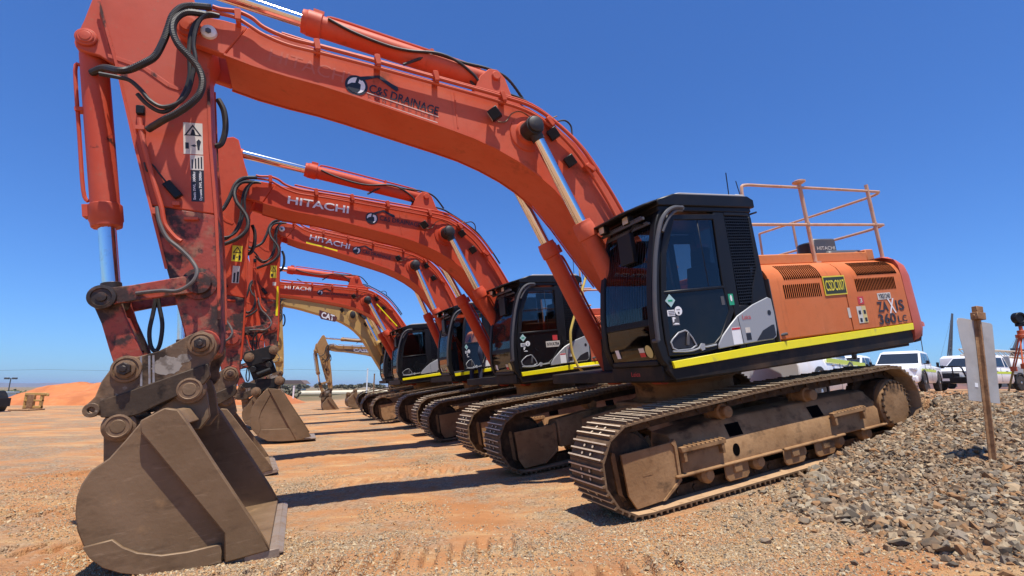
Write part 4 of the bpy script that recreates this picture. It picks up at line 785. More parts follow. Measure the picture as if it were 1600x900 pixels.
for p,n,rr in (((6.03,1.90),34,.10),((5.90,1.95),22,.05)):
    b=MB(); b.prism([(p[0]+rr*random.uniform(.88,1.08)*math.cos(2*math.pi*k/n)*1.15,p[1]+rr*random.uniform(.85,1.08)*math.sin(2*math.pi*k/n)*.85) for k in range(n)],.3402,.3412); P(b,'bare_patch',mat('bare_patch',(.30,.26,.215),.7,0,[((.12,.09,.065),9,.5,.62,.8)]),hit,'sub')
b=MB()
for x in (6.22,6.16,6.13): b.box(x-.008,x+.008,.3402,.348,1.74,2.0)
P(b,'hitch_rib',M['steel'],hit,'sub')
def bucket(W,name='bucket'):
    side=[(6.079,1.47),(5.92,1.533),(5.842,1.506),(5.772,1.382),(5.618,1.075),(5.334,.525),(5.245,.318),(5.557,.314),(5.777,.318),(5.967,.330),(6.085,.355),(6.214,.405),(6.314,.470),(6.383,.545),(6.438,.623),(6.476,.74),(6.489,.86),(6.481,.977),(6.454,1.061),(6.399,1.148),(6.291,1.215),(6.187,1.335)]
    b=MB()
    back=side[6:]+[side[0]]; n=len(back); inn=[]
    c0=np.array((5.75,.85))
    for i,p in enumerate(back):
        a=np.array(back[max(i-1,0)]);c=np.array(back[min(i+1,n-1)]); t=(c-a)/np.linalg.norm(c-a); nn=np.array([-t[1],t[0]]); 
        if nn@(c0-np.array(p))<0: nn=-nn
        inn.append(tuple(np.array(p)+nn*.028))
    sec=[[(x,y,z) for (x,z) in (back[i],) for y in (-W+.02,W-.02)]+[(inn[i][0],W-.02,inn[i][1]),(inn[i][0],-W+.02,inn[i][1])] for i in range(n)]
    b.loft(sec)
    # top beam
    b.prism([(6.13,1.40),(5.92,1.515),(5.86,1.50),(5.80,1.39),(5.90,1.36)],-W+.03,W-.03)
    o=P(b,name,M['bucket'],root,name,.006,50)
    for sd in (1,-1):
        e=MB(); y0,y1=sorted((sd*(W-.03),sd*W)); e.prism(side,y0,y1)
        ys=sorted((sd*(W+.0005),sd*(W+.07))); e.prism([(6.085,1.462),(5.925,1.538),(5.838,1.512),(5.765,1.382),(5.61,1.075),(5.325,.525),(5.235,.325),(5.552,.31),(5.551,.526),(6.079,1.375)],*ys)
        P(e,'side_plate',M['bucket'],o,'sub',.010)
        e=MB(); e.prism([(6.438,.627),(6.262,.64),(6.201,.572),(6.111,.511),(5.966,.458),(5.802,.442),(5.575,.445),(5.574,.305),(5.777,.309),(5.967,.321),(6.085,.346),(6.214,.396),(6.320,.460),(6.392,.540)],*sorted((sd*(W+.0005),sd*(W+.03)))); P(e,'wear_plate',M['bucket'],o,'sub',.006)
    e=MB(); e.box(5.19,5.57,-W-.03,W+.03,.272,.307); e.prism([(5.19,.272),(5.14,.279),(5.19,.307)],-W-.03,W+.03); e.box(5.17,5.42,W+.031,W+.055,.26,.325); e.box(5.17,5.42,-W-.055,-W-.031,.26,.325)
    P(e,'cutting_edge',M['bladesteel'],o,'sub',.004)
    e=MB()
    for sd in (1,-1):
        for yy in (sd*.26,):
            e.cut() if sd<0 else None; e.prism([(6.50,1.42),(6.44,1.54),(6.34,1.54),(6.24,1.44),(6.0,1.60),(5.95,1.74),(5.86,1.79),(5.77,1.74),(5.74,1.62),(5.72,1.40),(5.80,1.30),(6.05,1.35),(6.2,1.25),(6.38,1.10),(6.47,.95),(6.50,1.15)],yy-.03,yy+.03)
    e.cut(); e.cyl((6.381,-.37,1.424),(6.381,.37,1.424),.06,18); e.cut(); e.cyl((5.862,-.37,1.669),(5.862,.37,1.669),.06,18)
    P(e,'bucket_ear',M['bucket'],o,'sub',.008)
    e=MB()
    for p in ((6.381,1.424),(5.862,1.669)): e.cut(); e.lathe((p[0],.292,p[1]),(0,1,0),[(0,.125),(.05,.125),(.06,.105),(.075,.10),(.08,.085),(.075,.08),(.07,.0)],26)
    P(e,'bucket_pin',M['pin'],o,'sub',0,30)
    return o
bucket(.9)
# ------------------------------------------------------------------ posing and copying the machines
def machine_matrix(a,d,dz,dyaw,dt,sc=1.0):
    yy=YAW+dyaw; tt=TILT+dt
    f0=Vector((-math.cos(yy),-math.sin(yy),0)); l=Vector((math.sin(yy),-math.cos(yy),0))
    f=f0*math.cos(tt)-U0*math.sin(tt); u=U0*math.cos(tt)+f0*math.sin(tt)
    o=A0+F0*a-L0*d+U0*dz-f*(2.1*sc)
    return Matrix(((f.x*sc,l.x*sc,u.x*sc,o.x),(f.y*sc,l.y*sc,u.y*sc,o.y),(f.z*sc,l.z*sc,u.z*sc,o.z),(0,0,0,1)))
def rot2(c,a):
    return Matrix.Translation((c[0],0,c[1]))@Matrix.Rotation(-a,4,'Y')@Matrix.Translation((-c[0],0,-c[1]))
def ap(m,p): v=m@Vector((p[0],0,p[1])); return (v.x,v.z)
def circ_x(a,ra,b_,rb,near):
    d=dist(a,b_); x=(d*d+ra*ra-rb*rb)/(2*d); h=math.sqrt(max(ra*ra-x*x,0)); ux,uz=(b_[0]-a[0])/d,(b_[1]-a[1])/d
    c=[(a[0]+ux*x-uz*h*s,a[1]+uz*x+ux*h*s) for s in (1,-1)]
    return min(c,key=lambda p:dist(p,near))
def frame(p0,p1,y): 
    dx,dz=p1[0]-p0[0],p1[1]-p0[1]; L=math.hypot(dx,dz); dx/=L; dz/=L
    return Matrix(((dx,0,-dz,p0[0]),(0,1,0,y),(dz,0,dx,p0[1]),(0,0,0,1))),L
def pose(parts,sw=0,ba=0,aa=0,ha=0,door=0,bscale=1.0):
    R=Matrix.Rotation(sw,4,'Z'); GB=rot2(FOOT,ba); GA=GB@rot2(BT,aa); GH=GA@rot2(TIP,ha)
    bk=Matrix.Translation((BPc[0],0,BPc[1]))@Matrix.Scale(bscale,4)@Matrix.Translation((-BPc[0],0,-BPc[1]))
    le=circ_x(ap(GA,LA),dist(LA,LE),ap(GH,LH),dist(LH,LE),ap(GA,LE))
    for o,g in parts:
        m=None
        if g=='under': m=Matrix()
        elif g=='upper': m=R
        elif g=='door': m=R@Matrix.Translation((.40,1.475,0))@Matrix.Rotation(door,4,'Z')@Matrix.Translation((-.40,-1.475,0))
        elif g=='boom': m=R@GB
        elif g=='arm': m=R@GA
        elif g=='hitch': m=R@GH
        elif g=='bucket': m=R@GH@bk
        elif g=='linkA': m=R@frame(le,ap(GA,LA),0)[0]
        elif g=='linkB': m=R@frame(le,ap(GH,LH),0)[0]
        elif g in ('boom_cylinder','arm_cylinder','bucket_cylinder'):
            p0,p1={'boom_cylinder':(BCF,ap(GB,BC)),'arm_cylinder':(ap(GB,ACC),ap(GA,ACP)),'bucket_cylinder':(ap(GA,BKP),le)}[g]
            fm,L=frame(p0,p1,o['_y']); m=R@fm
            for c in o.children:
                if c.name.split('.')[0] in ('piston_rod','rod_eye'): c.matrix_basis=Matrix.Translation((L,0,0))
        if m is not None: o.matrix_basis=m
BPc=BP2=(5.862,1.669)
proto=[(c,GR.get(c.name,'keep')) for c in root.children]
# a plain belt for the far machines, whose shoes are too small to show one by one
def belt(yc):
    b=MB()
    for i in range(NS):
        m=shoe_mat(i,yc); b.box(-.104,.104,-.3,.3,-.008,.010,m)
        for x,h in ((-.085,.036),(.05,.03)): b.box(x-.01,x+.01,-.3,.3,.01,h,m)
    return b.mesh('track',M['track'],0)
BELT={1:belt(1.295),-1:belt(-1.295)}
MAPS={'red':{'orange_paint':M['redder'],'orange_cover_paint':M['redderhood'],'counterweight_paint':M['redder'],'arm_paint_worn':M['redder'],'orange_paint_light':M['redderhood']},  # shade-darkened paint copies for the orange machines farther along the row
'cat':{k:M['yellow'] for k in ('orange_paint','orange_cover_paint','counterweight_paint','arm_paint_worn','orange_paint_light','arm_paint_greasy','hi_vis_yellow')},
'case':{k:M['caseyel'] for k in ('orange_paint','orange_cover_paint','counterweight_paint','arm_paint_worn','orange_paint_light','arm_paint_greasy')}}
MAPS['cat']['grey_panel']=M['black']; MAPS['cat']['pin_dusty_steel']=M['pin']
DECAL={'sticker_mark','diamond_sticker','label_sticker','round_sticker','mark_sticker','exit_sticker','cross_mark','grey_sticker','warning_sticker','notice_sticker','side_lettering','front_lettering','label','warning_label','label_mark','fire_label','label_lettering','plate_lettering','pin_cap','cap_nut'}
def copy_machine(mw,cmap,skip=(),far=False):
    r=empty('excavator',mw); out=[]
    def cp(o,par):
        nm=o.name.split('.')[0]
        if nm in skip or (far and nm=='track_shoe'): return None
        c=o.copy(); COL.objects.link(c); c.parent=par
        if far and nm=='track': c.data=BELT[1 if any(v.co.y>0 for v in o.data.vertices[:1]) else -1]
        mp=MAPS.get(cmap,{})
        for i,sl_ in enumerate(c.material_slots):
            if sl_.material and sl_.material.name in mp: nm_=sl_.material.name; sl_.link='OBJECT'; sl_.material=mp[nm_]
        for ch in o.children: cp(ch,c)
        return c
    for o,g in proto:
        c=cp(o,r)
        if c: out.append((c,g))
    return r,out
def find(parts,n): 
    for o,g in parts:
        if o.name.split('.')[0]==n: return o
def lettering(par,name,body,m,tl,bl,br,y=.335,bold=0,shear=0):
    tl,bl,br=map(np.array,(tl,bl,br)); ctr=(tl+br)/2; X=br-bl; Zd=tl-bl
    Xn=X/np.linalg.norm(X); h=abs(Zd@np.array([-Xn[1],Xn[0]]))
    up=np.array([Xn[1],-Xn[0]]); up=up if up@Zd>0 else -up
    c=(bl+br)/2+up*h/2
    o=mobj(name,text_mesh(body,name,m,(c[0],y,c[1]),np.linalg.norm(X),h,xdir=(Xn[0],0,Xn[1]),zdir=(up[0],0,up[1]),bold=bold,shear=shear),par); return o
def logo(par,c,r,tl,bl,br,y=.333,ct=None,lines=None):
    g=MB(); g.prism(circ(c[0],c[1],r,28),y,y+.002); lg=g.build('company_logo',M['ink'],par)
    d=(np.array(br)-np.array(bl)); L=np.linalg.norm(d); d/=L; up=np.array([d[1],-d[0]]); up=up if up[1]>0 else -up
    # pale crescent with a dark machine silhouette
    g=MB(); g.prism([(c[0]+r*.78*math.cos(t),c[1]+r*.78*math.sin(t)) for t in np.linspace(0,2*math.pi,24,endpoint=False)],y+.0025,y+.0035); g.build('logo_disc',M['white'],lg)
    F=lambda u,v: tuple(np.array(c)+d*u*r+up*v*r)
    g=MB(); g.prism([F(-.8,-.25),F(-.45,.1),F(-.15,.2),F(-.1,.75),F(.15,.8),F(.1,.3),F(.35,.2),F(.4,-.35),F(.2,-.75),F(-.2,-.8),F(-.6,-.6)],y+.004,y+.005)
    q=L/.83
    g.prism([F(-.1,.80),F(.1,.95),F(1.7,1.75),F(1.95,1.72),F(3.0,1.35),F(3.55,1.25),F(3.7,.95),F(3.55,.75),F(3.2,.85),F(1.8,1.42),F(1.6,1.45),F(.3,.6)],y+.004,y+.005); g.build('logo_machine',M['ink'],lg)
    lettering(lg,'logo_lettering','C&S DRAINAGE',M['ink'],tl,bl,br,y+.002,bold=.012)
    if ct:
        lettering(lg,'logo_lettering','C  O  N  T  R  A  C  T  O  R  S',M['inkfade'],*ct,y+.002)
        g=MB()
        for (a,b_) in lines:
            a,b_=np.array(a),np.array(b_); g.prism([tuple(a-up*.004),tuple(b_-up*.004),tuple(b_+up*.004),tuple(a+up*.004)],y,y+.002)
        g.build('logo_line',M['offwhite'],lg)
# --- machine copies first (they copy the plain prototype) ------------------------------------------------
GRP='orange excavators parked in a row'
INK=M['ink']
m2,p2=copy_machine(machine_matrix(-.09,4.472,.007,.033,-.019),'red',('white_cap','pin_cap','cap_nut','mark_sticker','exit_sticker','cross_mark','front_lettering','bare_patch'))
m3,p3=copy_machine(machine_matrix(-.165,8.638,.079,-.003,0),'red',('mark_sticker','exit_sticker','cross_mark','front_lettering','quick_hitch','bucket','fire_label','label_lettering'))
m4,p4=copy_machine(machine_matrix(.332,13.452,.023,.019,-.003),'red',DECAL-{'pin_cap','cap_nut'},True)
m5,p5=copy_machine(machine_matrix(-.1,19.3,.1,.02,0),'cat',DECAL|{'windscreen_guard','side_vent_mesh','window_guard','boom_flange','reflective_stripe','handrail'},True)
m6,p6=copy_machine(machine_matrix(-1.6,25.5,0,.02,0,.75),'case',DECAL|{'windscreen_guard','side_vent_mesh','window_guard','reflective_stripe'},True)
root.matrix_world=machine_matrix(0,0,0,0,0)
pose(proto); pose(p2,.047,-.041,.121,-.16,bscale=.88); pose(p3,.009,.08,0,0,door=math.radians(32)); pose(p4,.008,-.032,.01,-.02,bscale=.82); pose(p5,0,.02,.02,0,bscale=.85); pose(p6,0,-.03,.02,0)
n_=Vector((-.23,0,.973)); bo5=find(p5,'boom'); bo5.matrix_basis=bo5.matrix_basis@Matrix.Translation((4,0,5.1))@Matrix.Scale(1.4,4,n_)@Matrix.Translation((-4,0,-5.1))
for r_,lb in ((root,'orange excavator nearest the camera, with CSDC007 on its side and the widest bucket'),(m2,'orange excavator second in the row, with NWA784 on its cab door'),(m3,'orange excavator with its cab door open and a person leaning in'),(m4,'farthest orange excavator of the row, beside the yellow one'),(m5,'yellow excavator with a black cab front, behind the four orange ones'),(m6,'tan excavator farthest back, its low boom showing under the yellow boom')):
    tag(r_,lb,'excavator',GRP if r_ in (root,m2,m3,m4) else None)
for o,g in list(proto)+p2+p3+p4+p5+p6:
    for k in ('_pins','_y'):
        if k in o: del o[k]
# --- decals of each machine
bm1=find(proto,'boom'); ar1=find(proto,'arm'); hs1=find(proto,'engine_house')
logo(bm1,(4.212,4.837),.123,(4.069,4.879),(4.085,4.772),(3.299,4.565),ct=((4.092,4.739),(4.10,4.702),(3.335,4.505)),lines=[((4.104,4.762),(3.291,4.547)),((4.114,4.682),(3.309,4.471))])
o=lettering(bm1,'faded_lettering','HITACHI',mat('faded_paint_ghost',(.54,.125,.062),.45),(5.08,5.16),(5.10,5.01),(4.30,4.84),.3305)
# registration plate and model name on the engine house
b=MB(); b.prism(sq(-1.398,2.068,.43,.25),1.4955,1.502); plt=b.build('number_board',M['yelink'],hs1); b=MB(); b.prism(sq(-1.398,2.068,.40,.215),1.5025,1.504); b.build('board_face',mat('board_dark_green',(.03,.035,.012),.5),plt)
mobj('board_lettering',text_mesh('CSDC007','board_lettering',M['yelink'],(-1.398,1.5045,2.068),.37,.14,bold=.01),plt)
b=MB(); b.prism(sq(-2.37,1.875,.29,.09),1.4935,1.496); rp=b.build('registration_plate',M['offwhite'],hs1); mobj('plate_lettering',text_mesh('YRE1240','plate_lettering',INK,(-2.37,1.4965,1.875),.25,.065,bold=.02),rp)
for tx,c,w_,h_,m_ in (('ZA',-2.285,.235,.14,M['inkfade']),('X',-2.485,.15,.20,M['white']),('I',-2.595,.035,.14,M['inkfade']),('S',-2.70,.12,.145,M['inkfade']),('360',-2.33,.38,.14,M['inkfade']),('L',-2.60,.08,.09,M['inkfade']),('C',-2.71,.10,.095,M['inkfade'])):
    z=1.735 if tx in('ZA','X','I','S') else (1.57 if tx=='360' else 1.547)
    mobj('model_lettering',text_mesh(tx,'model_lettering',m_,(c,1.4955,z),w_,h_,bold=.022 if tx!='X' else .01),hs1)
# arm labels of the nearest machine
def flat(par,name,m,x0,x1,z0,z1,y): b=MB(); b.prism([(x0,z0),(x1,z0),(x1,z1),(x0,z1)],y,y+.002); return b.build(name,m,par)
wl=flat(ar1,'warning_label',M['offwhite'],5.73,5.895,3.965,4.297,.2155)
b=MB(); tri=lambda k:[(5.813+k*.075,4.165-.005),(5.813-k*.075,4.165-.005),(5.813,4.165+k*.115)]; b.ring(tri(1),[(5.813+(x-5.813)*.72,4.195+(z-4.195)*.72) for x,z in tri(1)],.2176,.2186)
b.prism([(5.88,4.02),(5.85,4.02),(5.85,4.085),(5.88,4.085)],.2176,.2186); b.prism([(5.835,4.055),(5.80,4.07),(5.80,4.06),(5.785,4.06),(5.785,4.05),(5.80,4.05),(5.80,4.04)],.2176,.2186); b.prism([(5.775,4.01),(5.76,4.01),(5.757,4.05),(5.745,4.10),(5.765,4.125),(5.785,4.10)],.2176,.2186); b.prism([(5.835,4.17),(5.79,4.17),(5.80,4.22),(5.82,4.23)],.2176,.2186); b.build('label_mark',INK,wl)
wl=flat(ar1,'load_label',M['offwhite'],5.729,5.842,3.80,3.955,.2155)
b=MB(); [b.prism([(x,3.815),(x+.012,3.815),(x+.012,3.94-k*.01),(x,3.94-k*.01)],.2176,.2186) for k,x in enumerate((5.74,5.765,5.79,5.818))]; b.build('label_mark',INK,wl)
wl=flat(ar1,'load_label',INK,5.728,5.838,3.475,3.798,.2155)
mobj('label_lettering',text_mesh('Static SWL  3000kg','label_lettering',M['white'],(5.808,.2178,3.637),.29,.028,xdir=(0,0,1),zdir=(1,0,0),bold=.02),wl); mobj('label_lettering',text_mesh('Dynamic SWL 2000kg','label_lettering',M['white'],(5.756,.2178,3.637),.30,.028,xdir=(0,0,1),zdir=(1,0,0),bold=.02),wl)
# second machine
bm2=find(p2,'boom'); lettering(bm2,'maker_lettering','HITACHI',M['white'],(5.085,5.158),(5.106,5.010),(4.050,4.838),bold=.02); logo(bm2,(3.618,4.754),.12,(3.464,4.808),(3.473,4.717),(2.659,4.57))
dr2=find(p2,'cab_door'); b=MB(); b.prism(sq(.62,1.87,.32,.115),1.470,1.473); rp=b.build('registration_plate',M['offwhite'],dr2); mobj('plate_lettering',text_mesh('NWA784','plate_lettering',INK,(.62,1.4735,1.87),.28,.075,bold=.02),rp)
b=MB(); b.prism(sq(.56,1.99,.11,.10),1.470,1.4715); b.build('warning_sticker',M['redink'],dr2)
a2=find(p2,'arm'); wl=flat(a2,'warning_label',M['yelink'],5.735,5.89,3.98,4.26,.2155)
b=MB(); b.ring([(5.88,4.13),(5.745,4.13),(5.8125,4.245)],[(5.855,4.145),(5.77,4.145),(5.8125,4.22)],.2176,.2186); b.prism([(5.87,4.01),(5.84,4.01),(5.84,4.09),(5.87,4.09)],.2176,.2186); b.prism([(5.78,4.0),(5.76,4.0),(5.75,4.07),(5.77,4.10),(5.79,4.07)],.2176,.2186); b.prism([(5.83,4.055),(5.80,4.07),(5.80,4.04)],.2176,.2186); b.build('label_mark',INK,wl)
wl=flat(a2,'load_label',M['offwhite'],5.75,5.86,3.60,3.90,.2155); b=MB(); b.prism([(5.76,3.61),(5.79,3.61),(5.79,3.8),(5.76,3.8)],.2176,.2186); b.prism([(5.81,3.61),(5.84,3.61),(5.84,3.78),(5.81,3.78)],.2176,.2186); b.build('label_mark',INK,wl)
def access_rail(r,par):
    b=MB(); b.tube(spline([(-.28,1.60,3.2),(.0,1.62,2.65),(.224,1.62,2.204),(.29,1.62,2.0),(.296,1.62,1.678),(.22,1.64,1.42),(.10,1.66,1.25),(.0,1.6,1.18)],5),.026,8); o=b.build('access_rail',M['railyel'],par)
    b=MB(); b.box(-.35,.22,1.47,1.72,1.36,1.385); b.build('access_step',M['roof'],par,.004)
    for q,gg in ((o,'upper'),): pass
sf2=find(p2,'swing_frame'); access_rail(m2,sf2)
# third machine
bm3=find(p3,'boom'); lettering(bm3,'maker_lettering','HITACHI',M['white'],(4.943,5.151),(4.958,5.005),(3.93,4.80),bold=.02); logo(bm3,(3.731,4.785),.11,(3.57,4.815),(3.583,4.721),(2.81,4.568))
b=MB(); b.prism([(5.03,4.945),(5.035,4.885),(4.24,4.695),(4.235,4.755)],.3345,.337); b.build('reflective_tape',M['hivis'],bm3)
M['glassclear']=glass_mat('clear_door_glass',(.75,.78,.78),.0)
for c in find(p3,'cab_door').children:
    if c.name.startswith('door_window'): c.material_slots[0].link='OBJECT'; c.material_slots[0].material=M['glassclear']
a3=find(p3,'arm'); wl=flat(a3,'warning_label',M['yelink'],5.72,5.865,3.94,4.27,.2155); b=MB(); b.ring([(5.855,4.11),(5.73,4.11),(5.7925,4.25)],[(5.83,4.125),(5.755,4.125),(5.7925,4.215)],.2176,.2186); b.prism([(5.85,3.97),(5.80,3.97),(5.80,4.05),(5.85,4.05)],.2176,.2186); b.build('label_mark',INK,wl)
flat(a3,'load_label',M['offwhite'],5.72,5.80,3.74,3.83,.2155); b=MB(); b.prism([(5.65,3.72),(5.70,3.72),(5.70,2.95),(5.65,2.95)],.2155,.2175); b.build('reflective_tape',M['hivis'],find(a3.children and [(c,'') for c in a3.children],'arm_lower') or a3)
sf3=find(p3,'swing_frame'); access_rail(m3,sf3)
# tilting hitch and its narrow-lipped bucket on the third machine
GH3=find(p3,'arm').matrix_basis.copy()
def part3(name,mb,m,par=None,bev=.006):
    for pc in (mb.pieces() if mb.cuts else [mb]):
        o=pc.build(name,m,par or m3,bev)
        if par is None: o.matrix_basis=GH3
    return o
b=MB()
for sd in (1,-1): b.prism([(6.36,2.02),(6.12,2.08),(5.80,2.18),(5.66,2.14),(5.64,2.02),(5.72,1.86),(5.95,1.76),(6.25,1.66),(6.38,1.84)],sd*.29-.025,sd*.29+.025)
b.box(5.75,6.25,-.26,.26,1.66,1.78,Matrix()); b.prism([(6.28,1.70),(5.74,1.84),(5.62,1.52),(6.14,1.34)],-.20,.20)
b.cyl((6.15,-.33,1.60),(6.15,.33,1.60),.075,14); b.cyl((5.80,-.33,1.70),(5.80,.33,1.70),.075,14); b.cyl((6.05,-.42,1.48),(5.75,-.42,1.58),.06,12); b.cyl((6.05,.34,1.46),(5.75,.34,1.58),.06,12)
th=part3('tilt_hitch',b,M['blackhitch'])
b=MB()
for sd in (1,-1): b.prism([(6.33,1.30),(6.38,1.22),(6.30,1.15),(6.18,1.16),(6.10,.95),(5.98,.93),(5.90,1.08),(5.60,1.15),(5.45,1.20),(5.42,1.34),(5.50,1.42),(5.65,1.38),(6.1,1.26)],sd*.27-.025,sd*.27+.025)
b.box(5.6,6.1,-.25,.25,1.12,1.36); part3('lower_coupler',b,M['blackhitch'],th)
b=MB()
for p in ((6.244,1.897),(5.703,2.07),(5.544,1.304),(6.058,1.049)): b.cut(); b.lathe((p[0],.31,p[1]),(0,1,0),[(0,.115),(.02,.11),(.025,.08),(.05,.075),(.055,.05),(.065,.0)],20)
part3('hitch_pin',b,M['pin'],th,0)
b=MB(); b.tube(spline(Y([(5.9,2.6),(6.1,2.5),(6.2,2.3),(6.05,2.0),(5.95,1.8)],.2),6),.012,6); b.tube(spline(Y([(5.85,2.55),(6.0,2.45),(6.05,2.2),(5.95,1.9)],.25),6),.012,6); b.box(5.80,5.96,.31,.33,1.84,1.88,Matrix.Translation((0,0,0))); part3('hitch_hose',b,M['rubber'],th,0)
WB=.62; sp_=[(5.78,1.122),(5.496,1.075),(5.36,.829),(4.785,-.088),(5.104,-.148),(5.419,-.141),(5.729,-.11),(5.948,.022),(6.088,.196),(6.138,.444),(6.095,.704),(5.986,.897)]
b=MB(); back=sp_[4:]+[sp_[0]]; b.loft([[(x,y,z) for y in (-WB,WB)]+[(x-.02*(x-5.5),WB,z+.025),(x-.02*(x-5.5),-WB,z+.025)] for x,z in back]); b.prism([(5.80,1.12),(5.50,1.08),(5.46,1.0),(5.76,1.0)],-WB,WB)
bk3=part3('bucket',b,M['bucket'])
for sd in (1,-1):
    e=MB(); e.prism(sp_,*sorted((sd*WB,sd*(WB+.03)))); e.prism([(5.78,1.125),(5.49,1.08),(5.35,.83),(4.775,-.085),(5.11,-.152),(5.70,.98)],*sorted((sd*(WB+.0305),sd*(WB+.06))))
    e.prism([(5.80,1.12),(5.72,.97),(5.90,.60),(5.95,.40),(5.89,.17),(5.95,.02),(6.095,.19),(6.145,.444),(6.10,.71),(5.99,.90)],*sorted((sd*(WB+.0305),sd*(WB+.045)))); e.prism([(5.89,.165),(5.255,.14),(5.115,-.154),(5.419,-.146),(5.735,-.115),(5.952,.015)],*sorted((sd*(WB+.0305),sd*(WB+.05))))
    part3('side_plate',e,M['bucket'],bk3,.006)
e=MB(); e.box(4.66,5.15,-WB-.02,WB+.02,-.155,-.125); part3('cutting_edge',e,M['bladesteel'],bk3)
e=MB()
for sd in (1,-1): e.prism([(5.62,1.02),(5.48,1.25),(5.50,1.36),(5.60,1.36),(5.68,1.2),(5.95,.98),(6.0,1.1),(6.1,1.1),(6.12,.95),(6.0,.8)],sd*.2-.02,sd*.2+.02)
part3('bucket_ears',e,M['bucket'],bk3)
# fourth machine, yellow and tan machines
bm4=find(p4,'boom'); lettering(bm4,'maker_lettering','HITACHI',M['white'],(4.853,5.192),(4.875,5.05),(4.025,4.90),bold=.02); logo(bm4,(3.726,4.831),.10,(3.60,4.845),(3.62,4.765),(2.80,4.62))
b=MB(); b.tube([(1.821,.40,4.25),(1.161,.40,3.342)],.022,6); b.build('boom_rail',M['hivis'],bm4)
bm5=find(p5,'boom'); DX=lambda L: [(x-.36,z-.085) for x,z in L]
b=MB(); b.prism(DX([(3.93,4.74),(3.30,4.54),(3.18,4.44),(3.28,4.30),(3.88,4.43),(3.96,4.55)]),.331,.333); plt=b.build('maker_plate',mat('maroon_badge',(.09,.02,.02),.5),bm5); lettering(plt,'maker_lettering','CAT',M['white'],*DX([(3.90,4.70),(3.88,4.48),(3.34,4.33)]),.3345,bold=.03)
bm6=find(p6,'boom'); lettering(bm6,'maker_lettering','CASE',M['white'],(3.9,4.95),(3.93,4.72),(2.75,4.50),.335,bold=.05)
b=MB(); b.prism([(4.6,4.98),(4.4,4.76),(2.6,4.38),(2.7,4.64)],.3305,.332); b.build('maker_band',mat('brown_band',(.16,.10,.06),.5),bm6)
# ------------------------------------------------------------------ sign post and survey tripod on the windrow
def hz(x,y): return float(height(x,y))
r=empty('sign_post',loc=(4.341,4.731,hz(4.341,4.731)-.30)); r.rotation_euler=(math.radians(-1.5),math.radians(6.0),math.radians(4))
b=MB(); b.box(-.006,.006,-.04,-.004,0,1.72); b.box(-.032,.032,-.004,.004,0,1.72); p_=b.build('post',M['rust'],r,.002)
b=MB(); b.box(-.045,.045,-.055,.02,1.62,1.69); b.box(-.035,.035,-.045,.01,1.692,1.75); b.cyl((-.05,-.02,1.655),(.05,-.02,1.655),.014,6); b.build('clamp',M['rust'],r,.004)
n=10;g=[]
outl=[(-.16,.84),(.15,.84),(.165,1.59),(.15,1.605),(-.14,1.625),(-.185,1.62),(-.20,1.59),(-.185,1.42),(-.155,1.25)]
b=MB(); b.prism(outl,.006,.010); b.build('sign_plate',M['galv'],r,.001)
b=MB(); b.box(-.085,-.055,.003,.0058,.97,1.01); b.build('sticker',M['white'],r)
tag(r,'rusty steel picket carrying a bent bare metal sign seen from behind','sign post')
tx,ty=7.42,7.22; tz=hz(tx,ty)
r=empty('survey_tripod',loc=(tx,ty,tz-.10))
M['tripodorange']=mat('tripod_orange',(.5,.10,.03),.4); M['tripodwood']=mat('tripod_leg_olive',(.32,.24,.10),.6)
for k,(dx,dy) in enumerate(((-.42,-.30),(.42,-.10),(.05,.5))):
    top=Vector((.06*dx,.06*dy,.93)); ft=Vector((dx,dy,hz(tx+dx,ty+dy)-tz-.03)); mid=top.lerp(ft,.45)
    b=MB(); b.tube([mid,ft],[.014,.011],8); b.tube([ft+Vector((0,0,.06)),ft],[.016,.004],8); lg=b.build('leg',M['tripodwood'],r)
    b=MB(); sd=(ft-top).normalized().cross(Vector((0,0,1))).normalized()*.022
    b.tube([top+sd,mid+sd*.6],.010,6); b.tube([top-sd,mid-sd*.6],.010,6); b.box(mid.x-.03,mid.x+.03,mid.y-.025,mid.y+.025,mid.z-.04,mid.z+.03); b.build('upper_leg',M['tripodorange'],lg)
b=MB(); b.cyl((0,0,.92),(0,0,.97),.075,18); b.cyl((0,0,.97),(0,0,1.03),.05,14); b.tube([(0,0,1.03),(0,0,1.13)],.022,10); b.build('tripod_head',M['tripodorange'],r,.004)
b=MB(); b.box(-.05,.05,-.03,.03,1.09,1.13); b.ring(circ(0,1.21,.085,24),circ(0,1.21,.052,24),-.04,.04); b.lathe((0,-.03,1.21),(0,1,0),[(0,.05),(.02,.045),(.03,.02),(.031,0)],18); b.build('prism_target',M['black'],r,.004)
tag(r,'survey tripod with orange upper legs and a round black prism on top','tripod')
